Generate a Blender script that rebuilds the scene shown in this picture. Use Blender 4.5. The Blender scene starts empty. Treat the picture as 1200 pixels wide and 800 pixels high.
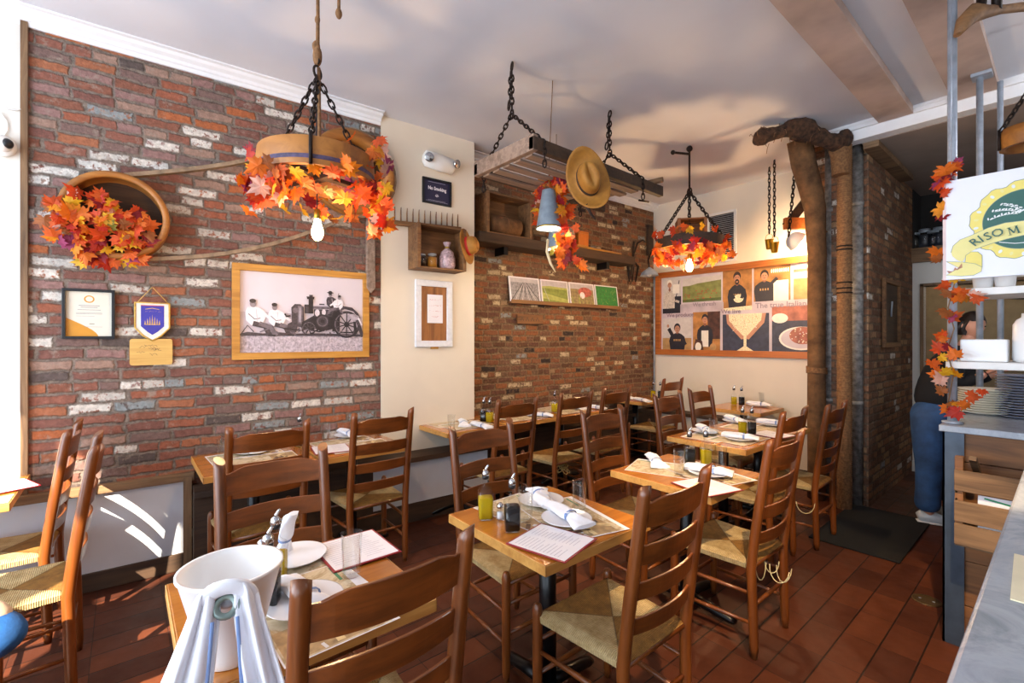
import bpy, math, random
from mathutils import Vector, Matrix, noise
random.seed(7)
PI = math.pi
R = math.radians
COL = bpy.context.scene.collection

# ------------------------------------------------------------ camera model
YAW = R(50.2); FPX = 546.0; CX = 600.0; CY = 397.0; CH = 1.5
FW = Vector((-math.sin(YAW), math.cos(YAW), 0)); RT = Vector((math.cos(YAW), math.sin(YAW), 0))
def ray(px, py):
    return FW + RT * ((px - CX) / FPX) + Vector((0, 0, (CY - py) / FPX))
def WZ(px, py, z):
    d = ray(px, py); return Vector((0, 0, CH)) + d * ((z - CH) / d.z)
def WX(px, py, x):
    d = ray(px, py); return Vector((0, 0, CH)) + d * (x / d.x)
def WY(px, py, y):
    d = ray(px, py); return Vector((0, 0, CH)) + d * (y / d.y)
def WT(px, py, t):
    return Vector((0, 0, CH)) + ray(px, py) * t
WALL_A = math.atan(0.0594)
def wx1(y): return -3.753 + 0.0594 * y       # brick wall by the front
def wx2(y): return -3.930 + 0.0375 * y       # recessed brick wall
CEIL = 3.345
BACK = 5.66

# ------------------------------------------------------------ object helpers
def tag(o, label=None, cat=None, group=None, kind=None):
    if label: o['label'] = label
    if cat: o['category'] = cat
    if group: o['group'] = group
    if kind: o['kind'] = kind
    return o
def thing(name, label, cat, loc=(0, 0, 0), rz=0, group=None):
    o = bpy.data.objects.new(name, None); COL.objects.link(o)
    o.empty_display_size = .05
    o.location = loc; o.rotation_euler = (0, 0, rz)
    return tag(o, label, cat, group)

class MB:
    def __init__(s):
        s.v = []; s.f = []; s.m = []; s.sm = []
    def add(s, vs, fs, mi=0, smooth=False):
        b = len(s.v); s.v += [tuple(x) for x in vs]
        for f in fs:
            s.f.append(tuple(b + i for i in f)); s.m.append(mi); s.sm.append(smooth)
        return s
    def box(s, c, d, rot=None, mi=0, c2=None):
        hx, hy, hz = d[0] / 2, d[1] / 2, d[2] / 2
        vs = [Vector((x, y, z)) for x in (-hx, hx) for y in (-hy, hy) for z in (-hz, hz)]
        if rot is not None: vs = [rot @ x for x in vs]
        c = Vector(c)
        return s.add([x + c for x in vs], [(0, 1, 3, 2), (4, 6, 7, 5), (0, 4, 5, 1), (2, 3, 7, 6), (0, 2, 6, 4), (1, 5, 7, 3)], mi)
    def b2(s, x0, x1, y0, y1, z0, z1, mi=0):
        return s.box(((x0 + x1) / 2, (y0 + y1) / 2, (z0 + z1) / 2), (abs(x1 - x0), abs(y1 - y0), abs(z1 - z0)), None, mi)
    def tube(s, pts, r, n=8, mi=0, smooth=True, cap=True, flat=None, closed=False):
        pts = [Vector(p) for p in pts]; k = len(pts)
        rs = r if isinstance(r, (list, tuple)) else [r] * k
        T = []
        for i in range(k):
            if closed: t = pts[(i + 1) % k] - pts[i - 1]
            else: t = pts[min(i + 1, k - 1)] - pts[max(i - 1, 0)]
            T.append(t.normalized() if t.length > 1e-9 else Vector((0, 0, 1)))
        up = flat if flat is not None else (Vector((0, 0, 1)) if abs(T[0].z) < .9 else Vector((1, 0, 0)))
        up = Vector(up)
        vs = []
        u = (up - T[0] * up.dot(T[0])).normalized()
        for i in range(k):
            u = (u - T[i] * u.dot(T[i]))
            u = u.normalized() if u.length > 1e-6 else T[i].orthogonal().normalized()
            w = T[i].cross(u)
            ri = rs[i]
            ra, rb = ri if isinstance(ri, (tuple, list)) else (ri, ri)
            for j in range(n):
                a = 2 * PI * j / n
                vs.append(pts[i] + u * (ra * math.cos(a)) + w * (rb * math.sin(a)))
        fs = []
        for i in range(k if closed else k - 1):
            for j in range(n):
                a = i * n + j; b = i * n + (j + 1) % n
                c = ((i + 1) % k) * n + (j + 1) % n; d = ((i + 1) % k) * n + j
                fs.append((a, b, c, d))
        s.add(vs, fs, mi, smooth)
        if cap and not closed:
            b0 = len(s.v) - len(vs)
            s.f.append(tuple(b0 + j for j in reversed(range(n)))); s.m.append(mi); s.sm.append(False)
            s.f.append(tuple(b0 + (k - 1) * n + j for j in range(n))); s.m.append(mi); s.sm.append(False)
        return s
    def lathe(s, prof, n=20, c=(0, 0, 0), rot=None, mi=0, smooth=True):
        c = Vector(c); vs = []; k = len(prof)
        for (r, z) in prof:
            for j in range(n):
                a = 2 * PI * j / n
                p = Vector((r * math.cos(a), r * math.sin(a), z))
                if rot is not None: p = rot @ p
                vs.append(p + c)
        fs = []
        for i in range(k - 1):
            for j in range(n):
                fs.append((i * n + j, i * n + (j + 1) % n, (i + 1) * n + (j + 1) % n, (i + 1) * n + j))
        return s.add(vs, fs, mi, smooth)
    def prism(s, poly, t0, t1, M=None, mi=0):
        """poly in (x,z), extruded along y from t0 to t1"""
        n = len(poly)
        vs = [Vector((p[0], t0, p[1])) for p in poly] + [Vector((p[0], t1, p[1])) for p in poly]
        if M is not None: vs = [M @ v for v in vs]
        fs = [tuple(range(n)), tuple(reversed(range(n, 2 * n)))]
        for i in range(n):
            j = (i + 1) % n; fs.append((i, i + n, j + n, j))
        return s.add(vs, fs, mi)
    def ball(s, c, r, n=12, m=8, mi=0, rot=None):
        rr = r if isinstance(r, (tuple, list)) else (r, r, r)
        c = Vector(c); vs = []
        for i in range(m + 1):
            th = PI * i / m
            for j in range(n):
                a = 2 * PI * j / n
                p = Vector((rr[0] * math.sin(th) * math.cos(a), rr[1] * math.sin(th) * math.sin(a), rr[2] * math.cos(th)))
                if rot is not None: p = rot @ p
                vs.append(p + c)
        fs = []
        for i in range(m):
            for j in range(n):
                fs.append((i * n + j, (i + 1) * n + j, (i + 1) * n + (j + 1) % n, i * n + (j + 1) % n))
        return s.add(vs, fs, mi, True)
    def build(s, name, mats, parent=None, loc=None, rot=None, bevel=0, solid=0, sub=0, seg=2):
        me = bpy.data.meshes.new(name)
        me.from_pydata(s.v, [], s.f)
        if not isinstance(mats, (list, tuple)): mats = [mats]
        for m in mats: me.materials.append(m)
        me.polygons.foreach_set('material_index', s.m)
        me.polygons.foreach_set('use_smooth', s.sm)
        me.validate(); me.update()
        o = bpy.data.objects.new(name, me); COL.objects.link(o)
        if parent is not None: o.parent = parent
        if loc is not None: o.location = loc
        if rot is not None: o.rotation_euler = rot
        if solid:
            m = o.modifiers.new('s', 'SOLIDIFY'); m.thickness = solid; m.offset = 0
        if sub:
            m = o.modifiers.new('u', 'SUBSURF'); m.levels = sub; m.render_levels = sub
        if bevel:
            m = o.modifiers.new('b', 'BEVEL'); m.width = bevel; m.segments = seg; m.limit_method = 'ANGLE'; m.angle_limit = R(40)
        return o

def copy_tree(o, parent=None):
    c = o.copy(); COL.objects.link(c)
    if parent is not None: c.parent = parent
    for ch in list(o.children): copy_tree(ch, c)
    return c
class Kind:
    """first placement uses the built prototype, later ones are copies"""
    def __init__(s, make): s.make = make; s.first = None; s.used = False
    def put(s, loc, rz, label, group=None, scale=None, rx=None):
        if s.first is None: s.first = s.make(); o = s.first
        else: o = copy_tree(s.first)
        o.location = loc; o.rotation_euler = (rx or 0, 0, rz)
        o['label'] = label
        if group: o['group'] = group
        if scale: o.scale = (scale,) * 3
        return o
def struct(mb, name, mats, **k):
    o = mb.build(name, mats, **k); o['kind'] = 'structure'; return o

def text_mesh(body, size, mat, name, parent, M, extrude=.0006, align='CENTER', bold=0, sx=1):
    cu = bpy.data.curves.new(name, 'FONT'); cu.body = body; cu.size = size
    cu.align_x = align; cu.align_y = 'CENTER'; cu.extrude = extrude; cu.offset = bold; cu.resolution_u = 2
    t = bpy.data.objects.new(name, cu); COL.objects.link(t)
    dg = bpy.context.evaluated_depsgraph_get()
    me = bpy.data.meshes.new_from_object(t.evaluated_get(dg)); me.name = name
    bpy.data.objects.remove(t); bpy.data.curves.remove(cu)
    me.materials.clear(); me.materials.append(mat)
    me.transform(M @ Matrix.Diagonal((sx, 1, 1, 1)))
    o = bpy.data.objects.new(name, me); COL.objects.link(o)
    if parent is not None: o.parent = parent
    return o
RX90 = Matrix.Rotation(R(90), 4, 'X')

# ------------------------------------------------------------ materials
class NT:
    def __init__(s, name):
        s.mat = bpy.data.materials.new(name); s.mat.use_nodes = True
        s.t = s.mat.node_tree; s.n = s.t.nodes; s.l = s.t.links
        s.b = s.n['Principled BSDF']
    def node(s, typ, **k):
        n = s.n.new(typ)
        for a, b in k.items(): setattr(n, a, b)
        return n
    def link(s, a, b): s.l.new(a, b)
    def val(s, x, sock):
        if isinstance(x, (int, float)): sock.default_value = x
        elif isinstance(x, tuple): sock.default_value = x
        else: s.link(x, sock)
    def math(s, op, a, b=None, c=None, clamp=False):
        n = s.node('ShaderNodeMath', operation=op); n.use_clamp = clamp
        s.val(a, n.inputs[0])
        if b is not None: s.val(b, n.inputs[1])
        if c is not None: s.val(c, n.inputs[2])
        return n.outputs[0]
    def ramp(s, fac, stops, interp='LINEAR'):
        n = s.node('ShaderNodeValToRGB'); cr = n.color_ramp; cr.interpolation = interp
        while len(cr.elements) < len(stops): cr.elements.new(.5)
        for e, (p, c) in zip(cr.elements, stops):
            e.position = p; e.color = (c[0], c[1], c[2], 1) if isinstance(c, tuple) else (c, c, c, 1)
        s.link(fac, n.inputs[0]); return n.outputs[0]
    def mix(s, f, a, b, mode='MIX'):
        n = s.node('ShaderNodeMix', data_type='RGBA', blend_type=mode)
        s.val(f, n.inputs[0])
        for x, i in ((a, 6), (b, 7)):
            if isinstance(x, tuple): n.inputs[i].default_value = (x[0], x[1], x[2], 1)
            else: s.link(x, n.inputs[i])
        return n.outputs[2]
    def coord(s, which='Object', scale=(1, 1, 1)):
        tc = s.node('ShaderNodeTexCoord'); mp = s.node('ShaderNodeMapping')
        s.link(tc.outputs[which], mp.inputs[0]); mp.inputs['Scale'].default_value = scale
        return mp.outputs[0]
    def noise(s, vec, scale=5, detail=3, rough=.55, dist=0):
        n = s.node('ShaderNodeTexNoise'); n.inputs['Scale'].default_value = scale
        n.inputs['Detail'].default_value = detail; n.inputs['Roughness'].default_value = rough
        n.inputs['Distortion'].default_value = dist
        s.link(vec, n.inputs['Vector']); return n.outputs[0]
    def bump(s, h, strength=.3, dist=.01):
        n = s.node('ShaderNodeBump'); n.inputs['Strength'].default_value = strength; n.inputs['Distance'].default_value = dist
        s.link(h, n.inputs['Height']); s.link(n.outputs[0], s.b.inputs['Normal'])
    def col(s, c):
        if isinstance(c, tuple): s.b.inputs['Base Color'].default_value = (c[0], c[1], c[2], 1)
        else: s.link(c, s.b.inputs['Base Color'])
    def set(s, **k):
        for a, b in k.items():
            a = {'rough': 'Roughness', 'metal': 'Metallic', 'trans': 'Transmission Weight', 'ior': 'IOR', 'spec': 'Specular IOR Level', 'coat': 'Coat Weight', 'alpha': 'Alpha', 'coatr': 'Coat Roughness'}[a]
            s.val(b, s.b.inputs[a])
        return s

def hexc(h):
    h = h.lstrip('#'); c = [int(h[i:i + 2], 16) / 255 for i in (0, 2, 4)]
    return tuple((x / 12.92 if x <= .04045 else ((x + .055) / 1.055) ** 2.4) for x in c)
def plain(name, c, rough=.6, metal=0, var=.08, scale=8, bump=0, **k):
    if isinstance(c, str): c = hexc(c)
    t = NT(name); v = t.coord(scale=(1, 1, 1)); f = t.noise(v, scale, 3)
    lo = tuple(x * (1 - var * 1.5) for x in c); hi = tuple(min(1, x * (1 + var * 1.5)) for x in c)
    t.col(t.ramp(f, [(.3, lo), (.7, hi)])); t.set(rough=rough, metal=metal, **k)
    if bump: t.bump(t.noise(v, scale * 6, 4), bump, .005)
    return t.mat
def wood(name, c1, c2, axis='z', rough=.4, scale=10, knots=False, bump=.1, stretch=12, spec=.5, coat=0):
    if isinstance(c1, str): c1 = hexc(c1)
    if isinstance(c2, str): c2 = hexc(c2)
    t = NT(name); sc = {'x': (1 / stretch, 1, 1), 'y': (1, 1 / stretch, 1), 'z': (1, 1, 1 / stretch)}[axis]
    v = t.coord(scale=sc); f = t.noise(v, scale * 3, 4, .6, .6)
    f2 = t.noise(t.coord(scale=tuple(1 if x == 1 else .25 for x in sc)), scale * .35, 2)
    m = t.math('ADD', t.math('MULTIPLY', f, .65), t.math('MULTIPLY', f2, .45))
    c = t.ramp(m, [(.36, c1), (.66, c2)])
    if knots:
        vo = t.node('ShaderNodeTexVoronoi'); vo.inputs['Scale'].default_value = 6
        t.link(t.coord(scale={'x': (.5, 1, 1), 'y': (1, .5, 1), 'z': (1, 1, .5)}[axis]), vo.inputs['Vector'])
        k = t.ramp(vo.outputs['Distance'], [(.03, 1.0), (.10, 0.0)])
        c = t.mix(k, c, tuple(x * .25 for x in c1))
    t.col(c); t.set(rough=rough, spec=spec)
    if coat: t.set(coat=coat, coatr=.15)
    t.bump(f, bump, .004); return t.mat
def emis(name, c, strength):
    t = NT(name); t.col(c); t.b.inputs['Emission Color'].default_value = (*c, 1); t.b.inputs['Emission Strength'].default_value = strength
    return t.mat
def glass(name, c=(1, 1, 1), rough=0.0, ior=1.45):
    # thin-walled glass: clear with a fresnel reflection
    t = NT(name); t.n.remove(t.b); fr = t.node('ShaderNodeLayerWeight'); fr.inputs[0].default_value = .28
    tr = t.node('ShaderNodeBsdfTransparent'); tr.inputs[0].default_value = (c[0] * .97, c[1] * .975, c[2] * .97, 1)
    gl = t.node('ShaderNodeBsdfGlossy'); gl.inputs[0].default_value = (.85, .87, .9, 1); gl.inputs[1].default_value = .02
    mx = t.node('ShaderNodeMixShader'); t.link(t.math('MULTIPLY_ADD', t.math('POWER', fr.outputs[1], 3.0), .85, .03, clamp=True), mx.inputs[0]); t.link(tr.outputs[0], mx.inputs[1]); t.link(gl.outputs[0], mx.inputs[2])
    t.link(mx.outputs[0], t.n['Material Output'].inputs[0]); return t.mat

def brick(name, stops, mortar, w=.205, h=.069, smear=.35, mw=.09, bumps=.8, white=.18, whitec=hexc('#d8d0c6')):
    t = NT(name); v = t.coord()
    nd = t.node('ShaderNodeTexNoise'); nd.inputs['Scale'].default_value = 7; nd.inputs['Detail'].default_value = 6; nd.inputs['Roughness'].default_value = .62; t.link(v, nd.inputs['Vector'])
    off = t.node('ShaderNodeVectorMath', operation='MULTIPLY_ADD')
    t.link(nd.outputs[1], off.inputs[0]); off.inputs[1].default_value = (.055, .0, .034); t.link(v, off.inputs[2])
    sp = t.node('ShaderNodeSeparateXYZ'); t.link(off.outputs[0], sp.inputs[0])
    x, z = sp.outputs[0], sp.outputs[2]
    zz = t.math('DIVIDE', z, h); row = t.math('FLOOR', zz); fz = t.math('FRACT', zz)
    w1 = t.node('ShaderNodeTexWhiteNoise', noise_dimensions='1D'); t.link(row, w1.inputs['W'])
    # row brick length varies; every sixth-ish row is headers
    wid = t.math('MULTIPLY_ADD', w1.outputs['Value'], .05, w - .02)
    hdr = t.math('LESS_THAN', t.math('FRACT', t.math('MULTIPLY', row, .1667)), .1)
    wid = t.math('MULTIPLY', wid, t.math('MULTIPLY_ADD', hdr, -.42, 1.0))
    xx = t.math('ADD', t.math('DIVIDE', x, wid), t.math('MULTIPLY', w1.outputs['Value'], 37.3))
    colx = t.math('FLOOR', xx); fx = t.math('FRACT', xx)
    cb = t.node('ShaderNodeCombineXYZ'); t.link(colx, cb.inputs[0]); t.link(row, cb.inputs[1])
    wn = t.node('ShaderNodeTexWhiteNoise', noise_dimensions='2D'); t.link(cb.outputs[0], wn.inputs['Vector'])
    ex = t.math('MULTIPLY', t.math('MINIMUM', fx, t.math('SUBTRACT', 1.0, fx)), w / h)
    ez = t.math('MINIMUM', fz, t.math('SUBTRACT', 1.0, fz))
    e = t.math('MINIMUM', ex, ez)
    fine = t.noise(v, 55, 4, .7)
    e = t.math('ADD', e, t.math('MULTIPLY', t.math('SUBTRACT', fine, .5), .26))
    e = t.math('ADD', e, t.math('MULTIPLY', t.math('SUBTRACT', t.noise(v, 13, 3, .6), .5), .30))
    mask = t.ramp(e, [(mw - .02, 0.0), (mw + .11, 1.0)])
    bc = t.ramp(wn.outputs['Value'], stops, 'CONSTANT')
    sepc = t.node('ShaderNodeSeparateColor'); t.link(wn.outputs['Color'], sepc.inputs[0])
    wmask = t.math('MULTIPLY', t.math('GREATER_THAN', sepc.outputs[1], 1 - white), t.ramp(t.noise(v, 26, 5, .7), [(.40, 0.0), (.48, 1.0)]))
    bc = t.mix(wmask, bc, t.ramp(sepc.outputs[2], [(0, whitec), (.7, tuple(q * .8 for q in whitec)), (.85, hexc('#8f9494'))], 'CONSTANT'))
    dk = t.ramp(t.noise(v, 30, 5, .75), [(.3, .45), (.7, 1.25)])
    bc = t.mix(.8, bc, dk, 'MULTIPLY')
    # pale lime smears over some of the bricks
    sm = t.ramp(t.noise(v, 11, 6, .75), [(.55, 0.0), (.66, 1.0)])
    bc = t.mix(t.math('MULTIPLY', sm, smear), bc, tuple(min(1, q * 1.3) for q in mortar))
    mo = t.mix(t.ramp(t.noise(v, 33, 6, .8), [(.35, 0.0), (.65, 1.0)]), tuple(q * .38 for q in mortar), tuple(min(1, q * 1.15) for q in mortar))
    t.col(t.mix(mask, mo, bc)); t.set(rough=.88, spec=.25)
    hgt = t.math('ADD', t.math('MULTIPLY', mask, .8), t.math('MULTIPLY', fine, .5))
    t.bump(hgt, bumps, .014)
    return t.mat

M = {}
RED1 = [(0, hexc('#8b5a4b')), (.14, hexc('#985c46')), (.28, hexc('#7d554b')), (.42, hexc('#92706a')), (.52, hexc('#9f6549')), (.64, hexc('#865746')), (.76, hexc('#7b625b')), (.86, hexc('#9b7d6e')), (.93, hexc('#5c504c')), (.96, hexc('#a8623e'))]
M['brick'] = brick('old red brick', RED1, hexc('#83756a'), smear=.85, white=.2, mw=.085, h=.0665)
RED2 = [(0, hexc('#8a5a40')), (.15, hexc('#94603e')), (.3, hexc('#6c4a3c')), (.45, hexc('#7c5a46')), (.58, hexc('#8a5c40')), (.7, hexc('#664836')), (.82, hexc('#765c48')), (.93, hexc('#3c3230')), (.96, hexc('#9a7e60'))]
M['brick2'] = brick('warm brick', RED2, hexc('#8a7258'), smear=.5, white=.16, whitec=hexc('#c8b494'), w=.165, h=.062, mw=.10)
M['brickdark'] = brick('dark chimney brick', [(0, hexc('#84604a')), (.3, hexc('#976a4c')), (.6, hexc('#70503e')), (.85, hexc('#a5805e'))], hexc('#7c6654'), smear=.2, white=.04)
M['plaster'] = plain('white plaster', '#d8d3ca', .85, var=.03, scale=2, bump=.08)
M['plasterwarm'] = plain('cream plaster', '#ddd2c0', .85, var=.03, scale=2, bump=.08)
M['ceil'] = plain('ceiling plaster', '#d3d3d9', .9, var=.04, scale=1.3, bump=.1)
M['ceilrear'] = plain('shaded rear ceiling', '#8f7f74', .9, var=.1, scale=2)  # brown tone carries the shade on the ceiling beyond the header
M['ceilpatch'] = plain('patched ceiling board', '#b8a296', .85, var=.14, scale=3)
M['cornice'] = plain('cornice paint', '#e4e4e6', .6, var=.02)
M['white'] = plain('white paint', '#e2e0dc', .45, var=.02)
M['offwhitepanel'] = plain('wainscot paint', '#c9ccd2', .4, var=.05, scale=3)
M['chairz'] = wood('chair wood', '#47230d', '#7c4218', 'z', .32, coat=.2, bump=.04)
M['chairy'] = wood('chair slat wood', '#47230d', '#7e4319', 'y', .32, coat=.2, bump=.04)
M['pinetop'] = wood('amber pine top', '#8a4a12', '#bd7628', 'y', .25, 8, knots=True, coat=.5, bump=.04)
M['pineedge'] = wood('pale pine edge', '#a0662a', '#cf9c54', 'y', .4, 8, knots=True)
M['frame'] = wood('pine frame', '#96601f', '#c8913f', 'x', .5, 10, knots=True)
M['frameo'] = wood('orange wood frame', '#7c3f14', '#b5682a', 'x', .45, 10)
M['darkwood'] = wood('dark old wood', '#241811', '#4a3422', 'x', .7, 10)
M['oldwood'] = wood('weathered wood', '#4a3524', '#8a6a4a', 'x', .75, 10, bump=.3)
M['oldwoodz'] = wood('weathered wood upright', '#4a3524', '#8a6a4a', 'z', .75, 10, bump=.3)
M['greywood'] = wood('grey weathered wood', '#5c4a3e', '#9a8474', 'y', .8, 10, bump=.3)
M['cratewood'] = wood('crate wood', '#4a2d1a', '#87603a', 'x', .7, 10, bump=.3)
M['rimwood'] = wood('rim wood', '#6b3c14', '#a86c2c', 'x', .5, 6)
M['cladding'] = wood('counter cladding', '#3c2312', '#8f5e32', 'x', .6, 6, knots=True, bump=.2)
M['black'] = plain('black iron', '#0c0d10', .3, .3, var=.1)
M['blacksatin'] = plain('black satin', '#15161a', .35, var=.05)
M['chain'] = plain('dark chain iron', '#2b201b', .5, .7, var=.3, scale=30)
M['rope'] = plain('jute rope', '#7d5836', .9, var=.25, scale=60, bump=.4)
M['burlap'] = plain('burlap wrap', '#6a4a2c', .95, var=.35, scale=9, bump=.9)
M['burlapd'] = plain('dark burlap', '#452c1a', .95, var=.5, scale=30, bump=1.0)
M['galv'] = plain('galvanised steel', '#a9b2be', .35, .35, var=.15, scale=14)
M['blueg'] = plain('blue galvanised pail', '#8698a8', .4, .3, var=.12, scale=20)
M['steelpost'] = plain('blue grey painted steel', '#3f4a58', .4, .4, var=.15, scale=12)
M['chrome'] = plain('chrome', '#c8ccd2', .12, 1.0, var=.02)
M['brass'] = plain('brass', '#a88a30', .3, .9, var=.1)
M['duct'] = plain('old silver duct', '#85827f', .45, .2, var=.35, scale=22, bump=.6)
M['porc'] = plain('white porcelain', '#e8e8ec', .12, var=.01)
M['cloth'] = plain('white cotton', '#e9ebf2', .9, var=.02, scale=30, bump=.1)
M['bluestripe'] = plain('blue stitched band', '#7d95c4', .9, var=.05)
M['bucket'] = plain('white plastic', '#ecebea', .35, var=.01)
M['oil'] = glass('olive oil', (.75, .62, .04), 0, 1.46)
M['oliveg'] = NT('olive oil body').set(rough=.08, trans=.45, ior=1.1).mat
M['oliveg'].node_tree.nodes['Principled BSDF'].inputs['Base Color'].default_value = (.62, .46, .015, 1)
M['vinegar'] = plain('balsamic vinegar', '#060507', .06, var=0)
M['glass'] = glass('clear glass')
M['paper'] = plain('white paper', '#e6e4ea', .6, var=.02)
M['ink'] = plain('grey print', '#aeaaba', .6, var=.1)
M['ink3'] = plain('certificate print', '#77737f', .6, var=.1)
M['ink2'] = plain('blackish print', '#222026', .6, var=.1)
M['redvinyl'] = plain('red vinyl edge', '#8c0f22', .35, var=.05)
M['burgundy'] = plain('burgundy', '#6c1a2a', .6)
M['leather'] = plain('old canvas belt', '#8a745c', .8, var=.25, scale=18, bump=.3)
M['straw'] = plain('straw hat', '#9c6a24', .7, var=.1, scale=30, bump=.08)
M['hatband'] = plain('dark hat band', '#2c1c14', .8)
M['redband'] = plain('red ribbon', '#b8201c', .6)
M['vent'] = plain('dark vent', '#17161a', .6)
def leafmat():
    t = NT('autumn leaf'); g = t.node('ShaderNodeNewGeometry')
    c = t.ramp(g.outputs['Random Per Island'], [(0, hexc('#d8480f')), (.13, hexc('#e87416')), (.26, hexc('#bf2a12')), (.36, hexc('#eb9414')), (.47, hexc('#de6014')), (.57, hexc('#8c1620')), (.64, hexc('#ecb41c')), (.72, hexc('#9c3a64')), (.78, hexc('#e2b09c')), (.84, hexc('#8a8424')), (.88, hexc('#a8602c')), (.93, hexc('#e05a1e'))], 'CONSTANT')
    nz = t.noise(t.coord('Object'), 22, 3)
    c = t.mix(.6, c, t.ramp(nz, [(.3, .45), (.7, 1.1)]), 'MULTIPLY')
    t.col(c); t.set(rough=.6)
    tr = t.node('ShaderNodeBsdfTranslucent'); t.link(c, tr.inputs[0]); mx = t.node('ShaderNodeMixShader'); mx.inputs[0].default_value = .35
    out = t.n['Material Output']; t.link(t.b.outputs[0], mx.inputs[1]); t.link(tr.outputs[0], mx.inputs[2]); t.link(mx.outputs[0], out.inputs[0])
    return t.mat
M['leaf'] = leafmat()
def rushmat():
    t = NT('woven rush'); tc = t.node('ShaderNodeTexCoord'); sp = t.node('ShaderNodeSeparateXYZ'); t.link(tc.outputs['Object'], sp.inputs[0])
    x = t.math('SUBTRACT', sp.outputs[0], .19); y = sp.outputs[1]
    q = t.math('GREATER_THAN', t.math('ABSOLUTE', t.math('MULTIPLY', y, .95)), t.math('ABSOLUTE', x))   # side quadrants
    # strands lie across the rail they wrap
    s1 = t.math('SINE', t.math('MULTIPLY', x, 900)); s2 = t.math('SINE', t.math('MULTIPLY', y, 900))
    st = t.math('ADD', t.math('MULTIPLY', q, s1), t.math('MULTIPLY', t.math('SUBTRACT', 1.0, q), s2))
    v = t.coord(); nz = t.noise(v, 18, 4, .7); nf = t.noise(v, 120, 2)
    c1 = t.ramp(nz, [(.3, hexc('#a08452')), (.7, hexc('#cbb384'))]); c2 = t.ramp(nz, [(.3, hexc('#6f4a1c')), (.7, hexc('#9c7030'))])
    c = t.mix(q, c2, c1)
    dg = t.math('ABSOLUTE', t.math('SUBTRACT', t.math('ABSOLUTE', t.math('MULTIPLY', y, .95)), t.math('ABSOLUTE', x)))
    c = t.mix(t.ramp(dg, [(.0, .75), (.006, 0.0)]), c, hexc('#3c2810'))
    c = t.mix(.6, c, t.ramp(t.math('MULTIPLY_ADD', st, .35, nf), [(.1, .45), (.8, 1.1)]), 'MULTIPLY')
    t.col(c); t.set(rough=.75, spec=.3); t.bump(st, .5, .003); return t.mat
M['rush'] = rushmat()
def tilemat():
    t = NT('terracotta quarry tile'); v = t.coord(); sp = t.node('ShaderNodeSeparateXYZ'); t.link(v, sp.inputs[0])
    x = t.math('DIVIDE', t.math('ADD', sp.outputs[0], 6.647), .1475); y = t.math('DIVIDE', t.math('ADD', sp.outputs[1], 6.02), .295)
    fx = t.math('FRACT', x); fy = t.math('FRACT', y)
    ex = t.math('MULTIPLY', t.math('MINIMUM', fx, t.math('SUBTRACT', 1.0, fx)), .1475)
    ey = t.math('MULTIPLY', t.math('MINIMUM', fy, t.math('SUBTRACT', 1.0, fy)), .295)
    ey = t.math('MULTIPLY', ey, 2.2)
    e = t.math('ADD', t.math('MINIMUM', ex, ey), t.math('MULTIPLY', t.math('SUBTRACT', t.noise(v, 60, 3), .5), .002))
    mask = t.ramp(t.math('MULTIPLY', e, 100), [(.22, 0.0), (.42, 1.0)])
    cb = t.node('ShaderNodeCombineXYZ'); t.link(t.math('FLOOR', x), cb.inputs[0]); t.link(t.math('FLOOR', y), cb.inputs[1])
    wn = t.node('ShaderNodeTexWhiteNoise', noise_dimensions='2D'); t.link(cb.outputs[0], wn.inputs['Vector'])
    c = t.ramp(wn.outputs['Value'], [(0, hexc('#421f12')), (.5, hexc('#532917')), (1, hexc('#62321b'))])
    c = t.mix(.6, c, t.ramp(t.noise(v, 9, 5, .7), [(.3, .6), (.7, 1.1)]), 'MULTIPLY')
    t.col(t.mix(mask, hexc('#1e100a'), c)); t.set(rough=t.math('MULTIPLY_ADD', t.noise(v, 14, 3), .3, .42), spec=.3)
    t.bump(t.math('ADD', mask, t.math('MULTIPLY', t.noise(v, 20, 3), .3)), .3, .004); return t.mat
M['tile'] = tilemat()
def marble():
    t = NT('grey marble'); v = t.coord(); n = t.noise(v, 3.5, 8, .7, 1.2)
    t.col(t.ramp(n, [(.35, hexc('#767d87')), (.5, hexc('#a2a8b2')), (.65, hexc('#8b929d'))])); t.set(rough=.25); return t.mat
M['marble'] = marble()
# ============================================================ the room
LY0, LY1 = -2.3, 1.63     # brick wall by the front
XR, YF, YE = 2.9, -2.3, 6.9
o = struct(MB().b2(-4.3, XR + .1, YF - .1, 9.2, -.1, 0), 'floor', M['tile'])
RZL = R(90) - WALL_A
def wall_frame(y0):                       # a point on the front brick wall
    return (wx1(y0), y0, 0)
# brick part (from y=-.43) and painted part in front of it
def lw(x0, x1, y0, y1, z0, z1): return MB().b2(x0, x1, y0, y1, z0, z1)
struct(lw(-.43, 1.66, 0, .35, 0, CEIL), 'wall_left', M['brick'], loc=(-3.753, 0, 0), rot=(0, 0, RZL))
struct(lw(-2.4, -.43, -.012, .35, 0, CEIL), 'wall_left_front', M['plaster'], loc=(-3.753, 0, 0), rot=(0, 0, RZL))
struct(lw(-.445, -.415, -.02, 0, .62, CEIL), 'trim_1', M['oldwoodz'], loc=(-3.753, 0, 0), rot=(0, 0, RZL))
struct(lw(1.635, 2.535, -.012, .5, 0, CEIL), 'wall_left_pier', M['plasterwarm'], loc=(-3.753, 0, 0), rot=(0, 0, RZL))
RZ2 = R(90) - math.atan(.0375)
struct(lw(2.3, 5.8, 0, .3, 0, CEIL), 'wall_left_rear', M['brick2'], loc=(-3.93, 0, 0), rot=(0, 0, RZ2))
struct(MB().b2(-4.2, -1.17, BACK, BACK + .3, 0, CEIL), 'wall_back', M['plasterwarm'])
c = MB().b2(-1.62, -1.17, 5.12, 7.0, 0, CEIL)
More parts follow.
